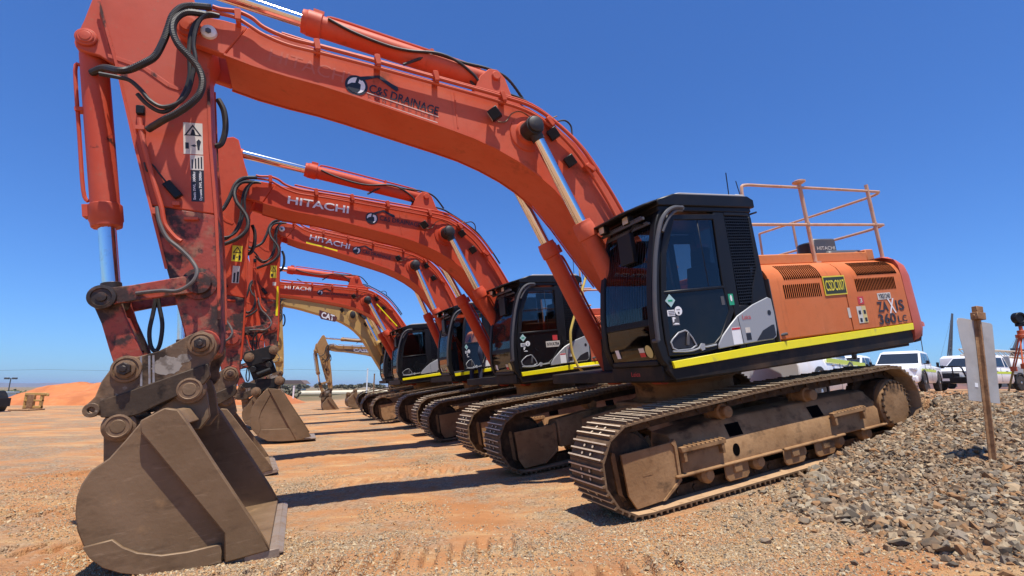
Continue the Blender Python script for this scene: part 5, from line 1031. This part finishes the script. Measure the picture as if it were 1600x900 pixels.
# ------------------------------------------------------------------ vehicles
def ute(name,label,x,y,heading,gz=None,tray=True,bull=False,stripe=True,group=None,roofbar=False,logo_=False):
    z=hz(x,y) if gz is None else gz
    r=empty(name,loc=(x,y,z)); r.rotation_euler.z=heading; tag(r,label,'ute',group)
    st=[(2.62,.62,.52,.86),(2.55,.80,.44,.98),(2.2,.87,.40,1.05),(1.75,.90,.40,1.10),(1.32,.91,.38,1.13),(.4,.92,.36,1.12),(-.6,.92,.36,1.12),(-1.06,.92,.36,1.12)]
    sec=lambda x,w,zb,zt: [(x,-w*.93,zb),(x,-w,zb+.12),(x,-w,zt-.22),(x,-w*.95,zt-.06),(x,-w*.80,zt),(x,w*.80,zt),(x,w*.95,zt-.06),(x,w,zt-.22),(x,w,zb+.12),(x,w*.93,zb)]
    b=MB(); b.loft([sec(*q) for q in st]); body=b.build('body',M['carwhite'],r,.01,50)
    gb=[(1.34,.80),(1.34,-.80),(-1.04,-.82),(-1.04,.82)]; gm=[(.55,.71),(.55,-.71),(-.86,-.73),(-.86,.73)]; gt=[(.30,.62),(.30,-.62),(-.72,-.64),(-.72,.64)]
    b=MB(); b.loft([[(px_,py_,zz) for px_,py_ in L] for L,zz in ((gb,1.09),(gm,1.66),(gt,1.745))]); b.build('cabin',M['carwhite'],r,.03,50,2)
    def pane(nm,q,off):
        b=MB(); b.loft([[tuple(Vector(p)+Vector(off)*.006) for p in q],[tuple(Vector(p)-Vector(off)*.004) for p in q]]); b.build(nm,M['carglass'],r)
    L=lambda A,B,t: tuple(Vector(A).lerp(Vector(B),t))
    pane('windscreen',[(1.24,.72,1.165),(1.24,-.72,1.165),(.62,-.65,1.61),(.62,.65,1.61)],(.58,0,.81))
    for s in (1,-1):
        pane('side_window',[(1.05,s*.806,1.165),(.22,s*.806,1.165),(.22,s*.722,1.62),(.55,s*.718,1.62)],(0,s*1,.15)); pane('side_window',[(.14,s*.806,1.165),(-.62,s*.81,1.165),(-.62,s*.728,1.62),(.14,s*.722,1.62)],(0,s,.15)); pane('side_window',[(-.70,s*.812,1.165),(-.93,s*.815,1.165),(-.80,s*.735,1.60),(-.70,s*.73,1.62)],(0,s,.15))
        b=MB(); b.box(.95,1.1,s*.95-.09*(s<0)-.0,s*.95+.09*(s>0),1.13,1.28); b.box(.98,1.05,min(s*.84,s*.96),max(s*.84,s*.96),1.13,1.17); b.build('door_mirror',M['black'],r,.02)
        for dx in (.25,-.62): b=MB(); b.box(dx,dx+.16,min(s*.91,s*.935),max(s*.91,s*.935),.93,.97); b.build('door_handle',M['grey'],r,.008)
        b=MB(); b.box(2.3,2.6,min(s*.60,s*.83),max(s*.60,s*.83),.80,.95); b.build('headlight',mat('headlight_glass',(.5,.52,.55),.1) if 'hl' not in M else M['hl'],r,.03)
        if stripe: b=MB(); b.box(-1.04,1.9,min(s*.915,s*.926),max(s*.915,s*.926),.82,.93); b.build('reflective_stripe',M['yelgreen'],r)
        b=MB(); b.box(-.02,-.005,min(s*.915,s*.924),max(s*.915,s*.924),.42,1.1); b.build('door_gap',M['dkgrey'],r); b=MB(); b.box(1.14,1.155,min(s*.905,s*.916),max(s*.905,s*.916),.45,1.1); b.build('door_gap',M['dkgrey'],r)
    b=MB(); b.box(2.52,2.66,-.50,.50,.66,.86); b.build('grille',M['ink'],r,.02)
    b=MB(); b.box(2.45,2.72,-.86,.86,.36,.62); b.build('bumper',M['black'] if bull else M['carwhite'],r,.05,40,2)
    b=MB(); b.box(2.725,2.735,-.19,.19,.44,.55); b.build('number_plate',M['white'],r)
    if bull:
        b=MB(); b.tube(spline([(2.70,-.80,.55),(2.80,-.78,.85),(2.82,-.70,1.10),(2.83,-.5,1.15),(2.83,.5,1.15),(2.82,.70,1.10),(2.80,.78,.85),(2.70,.80,.55)],4),.035,8)
        b.tube([(2.83,-.74,.9),(2.83,.74,.9)],.03,8); b.box(2.66,2.86,-.92,.92,.36,.66)
        for yy in (-.35,.35): b.tube([(2.83,yy,.6),(2.83,yy,1.15)],.03,8)
        b.build('bull_bar',M['black'],r,.02)
        b=MB(); b.box(2.865,2.872,-.19,.19,.47,.59); b.build('number_plate',M['white'],r)
        b=MB(); b.tube([(2.5,-.9,1.0),(2.52,-.92,1.75)],.012,6); b.build('whip_aerial',M['black'],r)
    for wx in (1.62,-1.62):
        for s in (1,-1):
            b=MB(); b.lathe((wx,s*.70,.39),(0,s,0),[(0,.30),(.02,.37),(.06,.39),(.18,.39),(.22,.37),(.235,.24)],28); t=b.build('tyre',M['tyre'],r)
            b=MB(); b.lathe((wx,s*.90,.39),(0,s,0),[(0,.24),(.03,.235),(.02,.1),(.04,.06),(.045,0)],20); b.build('rim',M['alloy'],t)
            b=MB(); b.ring([(wx+.50*math.cos(a),.40+.50*math.sin(a)) for a in np.linspace(-.1,math.pi+.1,14)],[(wx+.42*math.cos(a),.40+.42*math.sin(a)) for a in np.linspace(-.1,math.pi+.1,14)],min(s*.86,s*.945),max(s*.86,s*.945)); b.build('wheel_arch',M['black'],r)
    b=MB()
    if tray: b.box(-2.75,-1.12,-.93,.93,.80,.88); b.box(-2.75,-2.70,-.93,.93,.88,1.15); b.box(-2.75,-1.12,.89,.93,.88,1.15); b.box(-2.75,-1.12,-.93,-.89,.88,1.15); b.box(-1.16,-1.12,-.85,.85,.88,1.72); b.box(-2.6,-1.1,-.4,.4,.45,.8)
    else: b.loft([sec(*q) for q in [(-1.08,.92,.40,1.12),(-2.5,.92,.42,1.12),(-2.65,.86,.50,1.08)]])
    b.build('tray',M['grey'] if tray else M['carwhite'],r,.015)
    if roofbar: b=MB(); b.box(-.3,-.1,-.55,.55,1.76,1.84); b.cyl((-.2,.3,1.84),(-.2,.3,1.95),.07,12); b.build('roof_beacon',M['orange_top'],r,.01)
    return r
M['yelgreen']=mat('fluoro_stripe',(.55,.68,.03),.4); M['hl']=mat('headlight_glass',(.45,.47,.5),.1,coat=.5)
GU='white utes parked beyond the windrow'
ute('parked_ute','white ute with a black bull bar, parked behind the sign post',23.6,25.5,math.radians(202),bull=True,group=GU)
ute('parked_ute','white ute left of the one with the bull bar, just past the counterweight',17.4,22.3,math.radians(222),bull=False,group=GU,tray=False)
ute('parked_ute','white ute whose roof shows under the counterweight of the nearest excavator',17.2,25.6,math.radians(222),group=GU,tray=False,roofbar=False)
u1=ute('parked_ute','white ute side on with a small logo on its door, between tracks and counterweight',6.62,11.77,math.radians(44),stripe=False,group=GU,tray=False)
b=MB(); b.box(-1.0,2.4,-.925,-.915,1.0,1.09); b.build('reflective_stripe',M['yelgreen'],u1)
b=MB(); ring_c=circ(.62,.80,.11,18); b.ring(ring_c,[(.62+(x-.62)*.75,.80+(z-.80)*.75) for x,z in ring_c],-.93,-.922); b.prism([(.55,.88),(.62,1.0),(.86,1.08),(1.12,1.0),(1.15,.93),(1.1,.93),(.86,1.03),(.66,.96)],-.93,-.922); b.prism([(.56,.74),(.70,.74),(.70,.84),(.62,.9),(.56,.84)],-.93,-.922); b.build('door_logo',M['ink'],u1)
ute('parked_ute','white ute beyond the tripod, right of the one with the bull bar',29.5,27.5,math.radians(205),group=GU)
# flags on whips
def flag(x,y,h,label,gz):
    r=empty('flag_whip',loc=(x,y,gz)); tag(r,label,'flag'); b=MB(); b.tube([(0,0,0),(0,0,h)],.022,6); p=b.build('whip',M['dkgrey'],r)
    b=MB(); n=7; b.loft([[(.02+.42*i/n,.05*math.sin(i*1.3),h-.05-.22*i/n),(.02+.42*i/n,.05*math.sin(i*1.3)+.008,h-.05-.22*i/n),(.02+.42*i/n,.05*math.sin(i*1.3)+.008,h-.46+.06*i/n),(.02+.42*i/n,.05*math.sin(i*1.3),h-.46+.06*i/n)] for i in range(n)]); b.build('flag',M['flag'],r)
M['flag']=mat('faded_pink_flag',(.55,.16,.14),.7)
flag(23.2,28.2,4.0,'pink flag on a tall whip right of the counterweight',1.0); flag(18.1,29.6,3.05,'small pink flag on a whip under the counterweight',1.0)
# truck with tank
r=empty('tank_truck',loc=(43.2,46,1.0)); r.rotation_euler.z=math.radians(196); tag(r,'white tank truck parked behind the utes','truck')
b=MB(); b.loft([[(x,-1.15,z0),(x,1.15,z0),(x,1.08,z1),(x,-1.08,z1)] for x,z0,z1 in ((3.9,.7,2.3),(3.8,.6,2.75),(3.4,.6,2.95),(2.1,.6,3.0))]); b.build('cab',M['carwhite'],r,.06,40,2)
b=MB(); b.loft([[(3.93,-.98,1.75),(3.93,.98,1.75),(3.82,.93,2.6),(3.82,-.93,2.6)],[(3.91,-.98,1.75),(3.91,.98,1.75),(3.80,.93,2.6),(3.80,-.93,2.6)]]); b.build('windscreen',mat('teal_windscreen',(.10,.22,.23),.1),r)
for s in (1,-1): b=MB(); b.box(2.6,3.6,min(s*1.11,s*1.135),max(s*1.11,s*1.135),1.75,2.55); b.build('side_window',M['carglass'],r); b=MB(); b.box(3.7,3.85,min(s*1.25,s*1.42),max(s*1.25,s*1.42),1.7,2.4); b.build('mirror',M['black'],r,.02)
b=MB(); b.lathe((1.6,0,1.95),(-1,0,0),[(0,.3),(.12,.85),(.3,1.1),(.9,1.15),(4.6,1.15),(5.2,1.1),(5.4,.8),(5.5,.2)],28); b.build('tank',M['carwhite'],r)
b=MB(); b.box(-4.2,3.6,-.5,.5,.6,.95); b.build('chassis',M['black'],r)
for wx in (3.0,-1.6,-2.9):
    for s in (1,-1): b=MB(); b.lathe((wx,s*.85,.5),(0,s,0),[(0,.4),(.03,.5),(.27,.5),(.3,.4),(.29,.2),(.2,0)],24); b.build('wheel',M['tyre'],r)
b=MB(); b.box(1.75,1.95,.8,1.0,1.0,3.3); b.build('exhaust_stack',M['rust'],r)
# drill rig with its mast lowered
r=empty('drill_rig',loc=(44.5,43.5,1.0)); r.rotation_euler.z=math.radians(188); tag(r,'pale drill rig with its long mast lowered, behind the sign post','drill rig')
b=MB(); b.box(-6.0,3.0,-1.1,1.1,.9,1.5); b.box(-5.0,-1.0,-1.05,1.05,1.5,2.3); b.build('deck',M['caseyel'],r,.03)
b=MB()
for yy,zz in ((-.3,2.75),(.3,2.75),(-.3,3.25),(.3,3.25)): b.tube([(-6.2,yy,zz-.35),(6.0,yy,zz+.12)],.06,6)
for k in range(22):
    x=-6+k*.55; zz=lambda x: (x+6.2)/12.2*.47-.35
    for yy in (-.3,.3): b.tube([(x,yy,2.75+zz(x)),(x+.55,yy,3.25+zz(x+.55))],.035,5)
b.build('mast',mat('pale_mast_paint',(.55,.5,.4),.5),r)
for k in range(9): b=MB(); b.box(-5.4+k*.75,-5.1+k*.75,-.3,.3,2.95,3.3+.1*(k%3)); b.build('mast_fitting',M['dkgrey'],r,.03)
for wx in (2.2,-2.6,-4.0):
    for s in (1,-1): b=MB(); b.lathe((wx,s*.8,.5),(0,s,0),[(0,.4),(.03,.5),(.27,.5),(.3,.4),(.29,.2),(.2,0)],20); b.build('wheel',M['tyre'],r)
b=MB(); b.box(3.0,4.6,-1.1,1.1,.7,2.5); b.build('cab',M['carwhite'],r,.08,40,2); b=MB(); b.box(4.6,4.62,-.95,.95,1.6,2.35); b.build('windscreen',M['carglass'],r)
# far cranes
def crane(x,y,base,top,label,jib=None):
    r=empty('lattice_crane',loc=(x,y,1.0)); tag(r,label,'crane'); b=MB(); A=Vector(base); Bt=Vector(top); n=16; d=(Bt-A).normalized(); s=d.cross(Vector((0,1,0))).normalized()
    for k in (1,-1):
        for q in (.8,-.8): b.tube([A+s*k*.9+Vector((0,q,0)),Bt+s*k*.25],.3,5)
    for i in range(n): 
        w0=.9-.65*i/n;w1=.9-.65*(i+1)/n; k=1 if i%2 else -1; b.tube([A.lerp(Bt,i/n)+s*k*w0,A.lerp(Bt,(i+1)/n)-s*k*w1],.18,4)
    bo=b.build('boom',M['dkgrey'],r)
    b=MB(); b.tube([Bt,(A.x-6*(1 if d.x>0 else -1),0,6)],.05,4); b.build('stay',M['dkgrey'],r)
    b=MB(); b.box(A.x-5,A.x+3,-2,2,0,3.5); b.build('crane_house',M['dkgrey'],r,.2)
crane(233,270,(0,0,3),(8.5,0,39.5),'far crane with a steep lattice boom, just left of the sign plate'); crane(275,280,(-2,0,4),(12,0,31),'far crane with a leaning boom behind the tripod')
r=empty('radio_mast',loc=(68.5,84,0)); tag(r,'thin leaning radio mast behind the utes','mast'); b=MB(); b.tube([(1.0,0,0),(-.4,0,7.3)],[.09,.05],6); b.build('mast',M['dkgrey'],r)
# ------------------------------------------------------------------ left background
r=empty('loader_bucket',loc=(-28.6,27.2,hz(-28.6,27.2))); tag(r,'black loader bucket lying at the left edge of the yard','bucket')
b=MB(); b.prism([(.75,.05),(.9,.5),(.72,.95),(.55,1.15),(.35,1.12),(.1,1.0),(-.9,.98),(-.9,.0),(.3,-.02)],-.9,.9); b.build('shell',M['blackhitch'],r,.03)
b=MB(); b.ring(circ(.62,1.05,.16,14),circ(.62,1.05,.07,14),-.95,-.8); b.ring(circ(.2,1.02,.16,14),circ(.2,1.02,.07,14),-.95,-.8); b.box(.8,1.05,-.8,.8,.3,.75); b.build('lug',M['blackhitch'],r,.01); b=MB(); b.box(-.9,.95,-1.0,1.0,-.03,.03); b.build('cutting_edge',M['bladesteel'],r)
r=empty('fork_carriage',loc=(-28.2,30.0,hz(-28.2,30.))); tag(r,'yellow fork carriage standing at the foot of the orange stockpile','attachment')
b=MB()
for x in (-.45,.0,.48): b.box(x-.07,x+.07,-.08,.08,0,1.0)
b.box(-.5,.75,-.1,.1,.85,1.0); b.box(-.5,.55,-.1,.1,.1,.25); b.box(-.5,.55,-.1,.1,.5,.6); b.box(.55,.85,-.05,.05,.80,.95); b.build('frame',M['yellow'],r,.02); b=MB(); b.box(-.55,.6,-.9,.2,0,.08); b.box(-.3,.1,-.12,-.08,.12,.9); b.build('tine',M['rust'],r,.02)
r=empty('light_pole',loc=(-69.5,70,-1)); tag(r,'light pole with twin floodlights over the scrub at far left','light pole'); b=MB(); b.tube([(0,0,-1),(0,0,3.35)],[.08,.06],8); b.build('pole',M['dkgrey'],r); 
for s in (-1,1): b=MB(); b.box(s*.55-.28,s*.55+.28,-.15,.15,3.2,3.45); b.box(-.5,.5,-.03,.03,3.3,3.36) if s>0 else None; b.build('floodlight',M['dkgrey'],r,.03)
def wire(z0,y,label):
    b=MB(); pts=[]
    for i in range(5):
        for t in np.linspace(0,1,9)[:-1]: pts.append((-200+i*70+70*t,y+.0,z0-2.0*4*t*(1-t)*.25))
    b.tube(pts,.028,5); o=b.build('power_line',M['dkgrey']); tag(o,label,'power line')
wire(5.9,140,'overhead power line crossing the sky above the far plain')
def ppole(x,y,label):
    r=empty('power_pole',loc=(x,y,-1.2)); tag(r,label,'power pole'); b=MB(); b.tube([(0,0,0),(0,0,7.4)],[.16,.11],8); b.build('pole',M['rust'],r); b=MB(); b.box(-1.1,1.1,-.06,.06,6.95,7.08); b.build('crossarm',M['rust'],r)
# scrub, posts, house, pipeline
M['leaf']=mat('scrub_leaves',(.12,.12,.07),.8,0,[((.17,.145,.095),3,.4,.7,.8)],island=[(.11,.11,.068),(.14,.14,.085),(.16,.145,.095),(.10,.10,.065)])
M['leafdk']=mat('hedge_leaves',(.05,.08,.03),.8,0,[],island=[(.04,.07,.025),(.06,.09,.035),(.08,.10,.04)])
def crown(b,c,rx,ry,rz,n,s):
    for _ in range(n):
        d=Vector((random.gauss(0,1),random.gauss(0,1),random.gauss(0,1))).normalized()*random.random()**.35
        p=Vector(c)+Vector((d.x*rx,d.y*ry,d.z*rz)); a=Vector((random.gauss(0,1),random.gauss(0,1),random.gauss(0,1))).normalized(); u=a.orthogonal().normalized(); v=a.cross(u); k=s*random.uniform(.6,1.5)
        b.add([p+u*k,p+v*k*.7,p-u*k,p-v*k*.7],[(0,1,2,3)])
def bush(x,y,w,h,label,cat='bush',m='leaf',trunk=.0,grp=None,nm='scrub_bush'):
    z=hz(x,y); r=empty(nm,loc=(x,y,z)); tag(r,label,cat,grp); b=MB()
    for k in range(5): cx_=random.uniform(-.45,.45)*w; crown(b,(cx_,random.uniform(-.3,.3)*w,trunk+h*random.uniform(.35,.6)),w*.28,w*.28,h*.38,70,.09*max(w,h))
    b.build('crown',M[m],r,smooth=0); b=MB()
    for k in range(3): b.tube([(0,0,-.2),(random.uniform(-.25,.25)*w,random.uniform(-.2,.2)*w,trunk+h*.5)],[.05*h,.015*h],6)
    b.build('trunk',M['rust'],r)
bush(-25.0,56,2.6,1.35,'dark green bush in front of the pale pipeline')
TG='scattered trees on the skyline'
for i,(u,d,w,h) in enumerate([(499,190,4.5,4.6),(655,0,0,0),(532,190,4.5,4.5),(545,170,5,4.2),(560,210,6,4.6),(578,180,5,4.8),(590,160,4,3.9),(445,200,7,4.2),(330,220,9,4.4),(395,230,8,4),(470,230,8,4.6),(512,240,7,4.5)]):
    if not d: continue
    x=(u-800)/776*d*.98
    bush(x,d,w*.8,h*.38,['grey green tree beside the arm of the tan excavator','low tree on the skyline near the far house'][0] if i==0 else 'small grey green tree standing on the far skyline','tree','leaf',h*.25,None if i==0 else TG,'scrub_tree')
b=MB(); n=260
for i in range(n): 
    t=random.random(); crown(b,(-150+90*t,118+6*random.random(),-.8+random.random()*.8),1.6,1.0,.4,8,.40)
o=b.build('hedge',M['leafdk'],smooth=0); tag(o,'dark green band of scrub beyond the yard at far left','scrub',kind='stuff')
M['pipe']=mat('pale_pipeline',(.62,.55,.40),.7,0,[((.45,.37,.25),.5,.45,.7,.6)])
b=MB(); b.tube([(-31.5,62,.30),(-24,66,.38),(-15,71,.52)],.32,10); b.tube([(-13.5,72,.52),(-9,74,.6),(0,78,.6)],.28,10); o=b.build('pipeline',M['pipe']); tag(o,'long pale pipeline crossing the scrub beyond the yard','pipeline')
def post(x,y,h,m,label): b=MB(); z=hz(x,y); b.tube([(x,y,z-.2),(x,y,z+h)],[.075,.07],8); b.lathe((x,y,z+h),(0,0,1),[(0,.09),(.05,.09),(.06,0)],8); tag(b.build('marker_post',m),label,'post')
post(-18.6,43.2,1.35,M['white'],'short white marker post between the two bucket groups'); post(-15.2,53,2.6,M['white'],'tall white marker post beside the black front of the yellow excavator'); post(-14.6,53.5,2.0,M['rust'],'rusty marker post right of the tall white one')
r=empty('far_house',loc=(-120,280,-1.6)); tag(r,'low pale house on the rise at the skyline','house')
b=MB(); b.box(-5,5,-3,3,0,4.6); b.build('wall',M['pipe'],r); b=MB(); b.prism([(-7,4.3),(7,4.3),(4.6,6.3),(-4.4,6.3)],-4.2,4.2); b.build('roof',M['ridge'],r)
for x in (-3.2,-.2,2.6): b=MB(); b.box(x-.6,x+.6,-3.05,-2.99,1.6,3.4); b.build('window',M['carglass'],r)
r=empty('site_shed',loc=(-66,62,-.3)); tag(r,'white flat roofed shed behind the black loader bucket','shed'); b=MB(); b.box(-3.5,3.5,-2,2,0,.75); b.build('wall',M['white'],r); b=MB(); b.box(-3.7,3.7,-2.2,2.2,.75,.9); b.build('roof',M['white'],r)
# spare bucket on the ground right of the tan machine's bucket
src=[o for o,g in p6 if g=='bucket'][0]
def cp_free(o,par=None):
    c=o.copy(); COL.objects.link(c); c.parent=par
    for ch in o.children: cp_free(ch,c)
    return c
sb=cp_free(src); sb.matrix_basis=Matrix.Translation((-8.9,28.9,hz(-8.9,28.9)+.02))@Matrix.Rotation(math.radians(205),4,'Z')@Matrix.Scale(.72,4)@Matrix.Translation((-5.8,0,-.3)); sb.name='spare_bucket'
tag(sb,'spare digging bucket on the ground beside the bucket of the tan excavator','bucket')
# ------------------------------------------------------------------ person at the open cab
def person():
    mw=m3.matrix_world; ft=mw@Vector((.86,1.60,.985)); fwd=(mw.to_3x3()@Vector((-.25,-1,0))); fwd.z=0; fwd.normalize(); rt=fwd.cross(U0)
    B=Matrix(((rt.x,fwd.x,0,ft.x),(rt.y,fwd.y,0,ft.y),(0,0,1,ft.z),(0,0,0,1)))
    V=[];E=[];Rr=[];
    def v(x,y,z,r,p=None,r2=None):
        V.append((x,y,z));Rr.append((r,r2 or r)); i=len(V)-1
        if p is not None: E.append((p,i))
        return i
    pel=v(0,.0,.95,.155,None,.12); wai=v(0,.06,1.08,.14,pel,.11); che=v(0,.17,1.28,.165,wai,.12); sho=v(0,.25,1.42,.13,che,.10); nk=v(0,.30,1.50,.06,sho); hd0=v(0,.34,1.56,.075,nk); hd1=v(0,.37,1.66,.095,hd0,.10); hd2=v(0,.385,1.74,.07,hd1)
    nose=v(0,.475,1.655,.016,hd1)
    for s in (1,-1):
        h=v(s*.09,0,.90,.10,pel); k=v(s*.11,.05,.50,.07,h); c=v(s*.115,.01,.33,.062,k); a=v(s*.12,-.02,.10,.048,c); he=v(s*.12,-.05,.05,.045,a); t=v(s*.125,.14,.035,.042,he)
        ear=v(s*.105,.36,1.65,.018,hd1)
        sh=v(s*.19,.24,1.40,.075,sho); el=v(s*.27,.42,1.20,.05,sh); wr=v(s*.22,.66,1.22,.034,el); pa=v(s*.21,.74,1.23,.032,wr,.02)
        for q,(dx,L_) in enumerate(((-.028,.062),(-.010,.075),(.010,.07),(.028,.055))):
            f1=v(s*.21+dx,.79,1.235,.0095,pa); f2=v(s*.21+dx*1.1,.79+L_*.6,1.225,.009,f1); v(s*.21+dx*1.1,.79+L_*.9,1.20,.008,f2)
        t1=v(s*.21-s*.045,.75,1.24,.011,pa); v(s*.21-s*.06,.79,1.235,.009,t1)
    me=bpy.data.meshes.new('person'); me.from_pydata(V,E,[]); o=bpy.data.objects.new('person',me); COL.objects.link(o)
    md=o.modifiers.new('skin','SKIN'); lay=me.skin_vertices[0].data if me.skin_vertices else None
    if lay is None:
        import bmesh
        bm=bmesh.new(); bm.from_mesh(me); bm.verts.layers.skin.verify(); bm.to_mesh(me); bm.free(); lay=me.skin_vertices[0].data
    for i,r_ in enumerate(Rr): lay[i].radius=r_
    lay[0].use_root=True
    sb_=o.modifiers.new('sub','SUBSURF'); sb_.levels=2; sb_.render_levels=2
    dg=bpy.context.evaluated_depsgraph_get(); me2=bpy.data.meshes.new_from_object(o.evaluated_get(dg)); o.modifiers.clear(); o.data=me2
    cols=[mat('skin',(.38,.2,.13),.6),mat('hi_vis_orange_shirt',(.62,.16,.035),.7),mat('navy_cloth',(.018,.022,.05),.8),mat('tan_boots',(.30,.18,.09),.8),mat('dark_hair',(.03,.02,.015),.7)]
    me2.materials.clear(); [me2.materials.append(c) for c in cols]
    for p in me2.polygons:
        x,y,z=p.center; m_=2
        if z<.17: m_=3
        elif z<1.0 : m_=2
        elif y>.64 and z<1.35: m_=0
        elif z>1.475 and y>.26: m_=4 if (z>1.70 or y<.34) and z>1.58 else 0
        elif z>1.10: m_=1
        p.material_index=m_; p.use_smooth=True
    o.matrix_world=B; tag(o,'person in an orange hi-vis shirt leaning in behind the open cab door','person')
    b=MB(); b.lathe((0,.37,1.70),(0,-.12,1),[(0,.135),(.01,.14),(.02,.118),(.07,.108),(.10,.075),(.115,0)],20); b.build('hard_hat',M['white'],o)
person()

# ------------------------------------------------------------------ the air
hb_=MB(); hb_.box(-9000,9000,-300,9500,-40,75)
m=bpy.data.materials.new('haze'); m.use_nodes=True; N=m.node_tree.nodes; N.remove(N['Principled BSDF']); v=N.new('ShaderNodeVolumePrincipled'); v.inputs['Color'].default_value=(.62,.78,1,1); v.inputs['Density'].default_value=.00016; v.inputs['Anisotropy'].default_value=.2
m.node_tree.links.new(v.outputs[0],N['Material Output'].inputs['Volume'])
o=hb_.build('haze',m,smooth=0); tag(o,'thin pale haze over the distant plain','haze',kind='stuff')
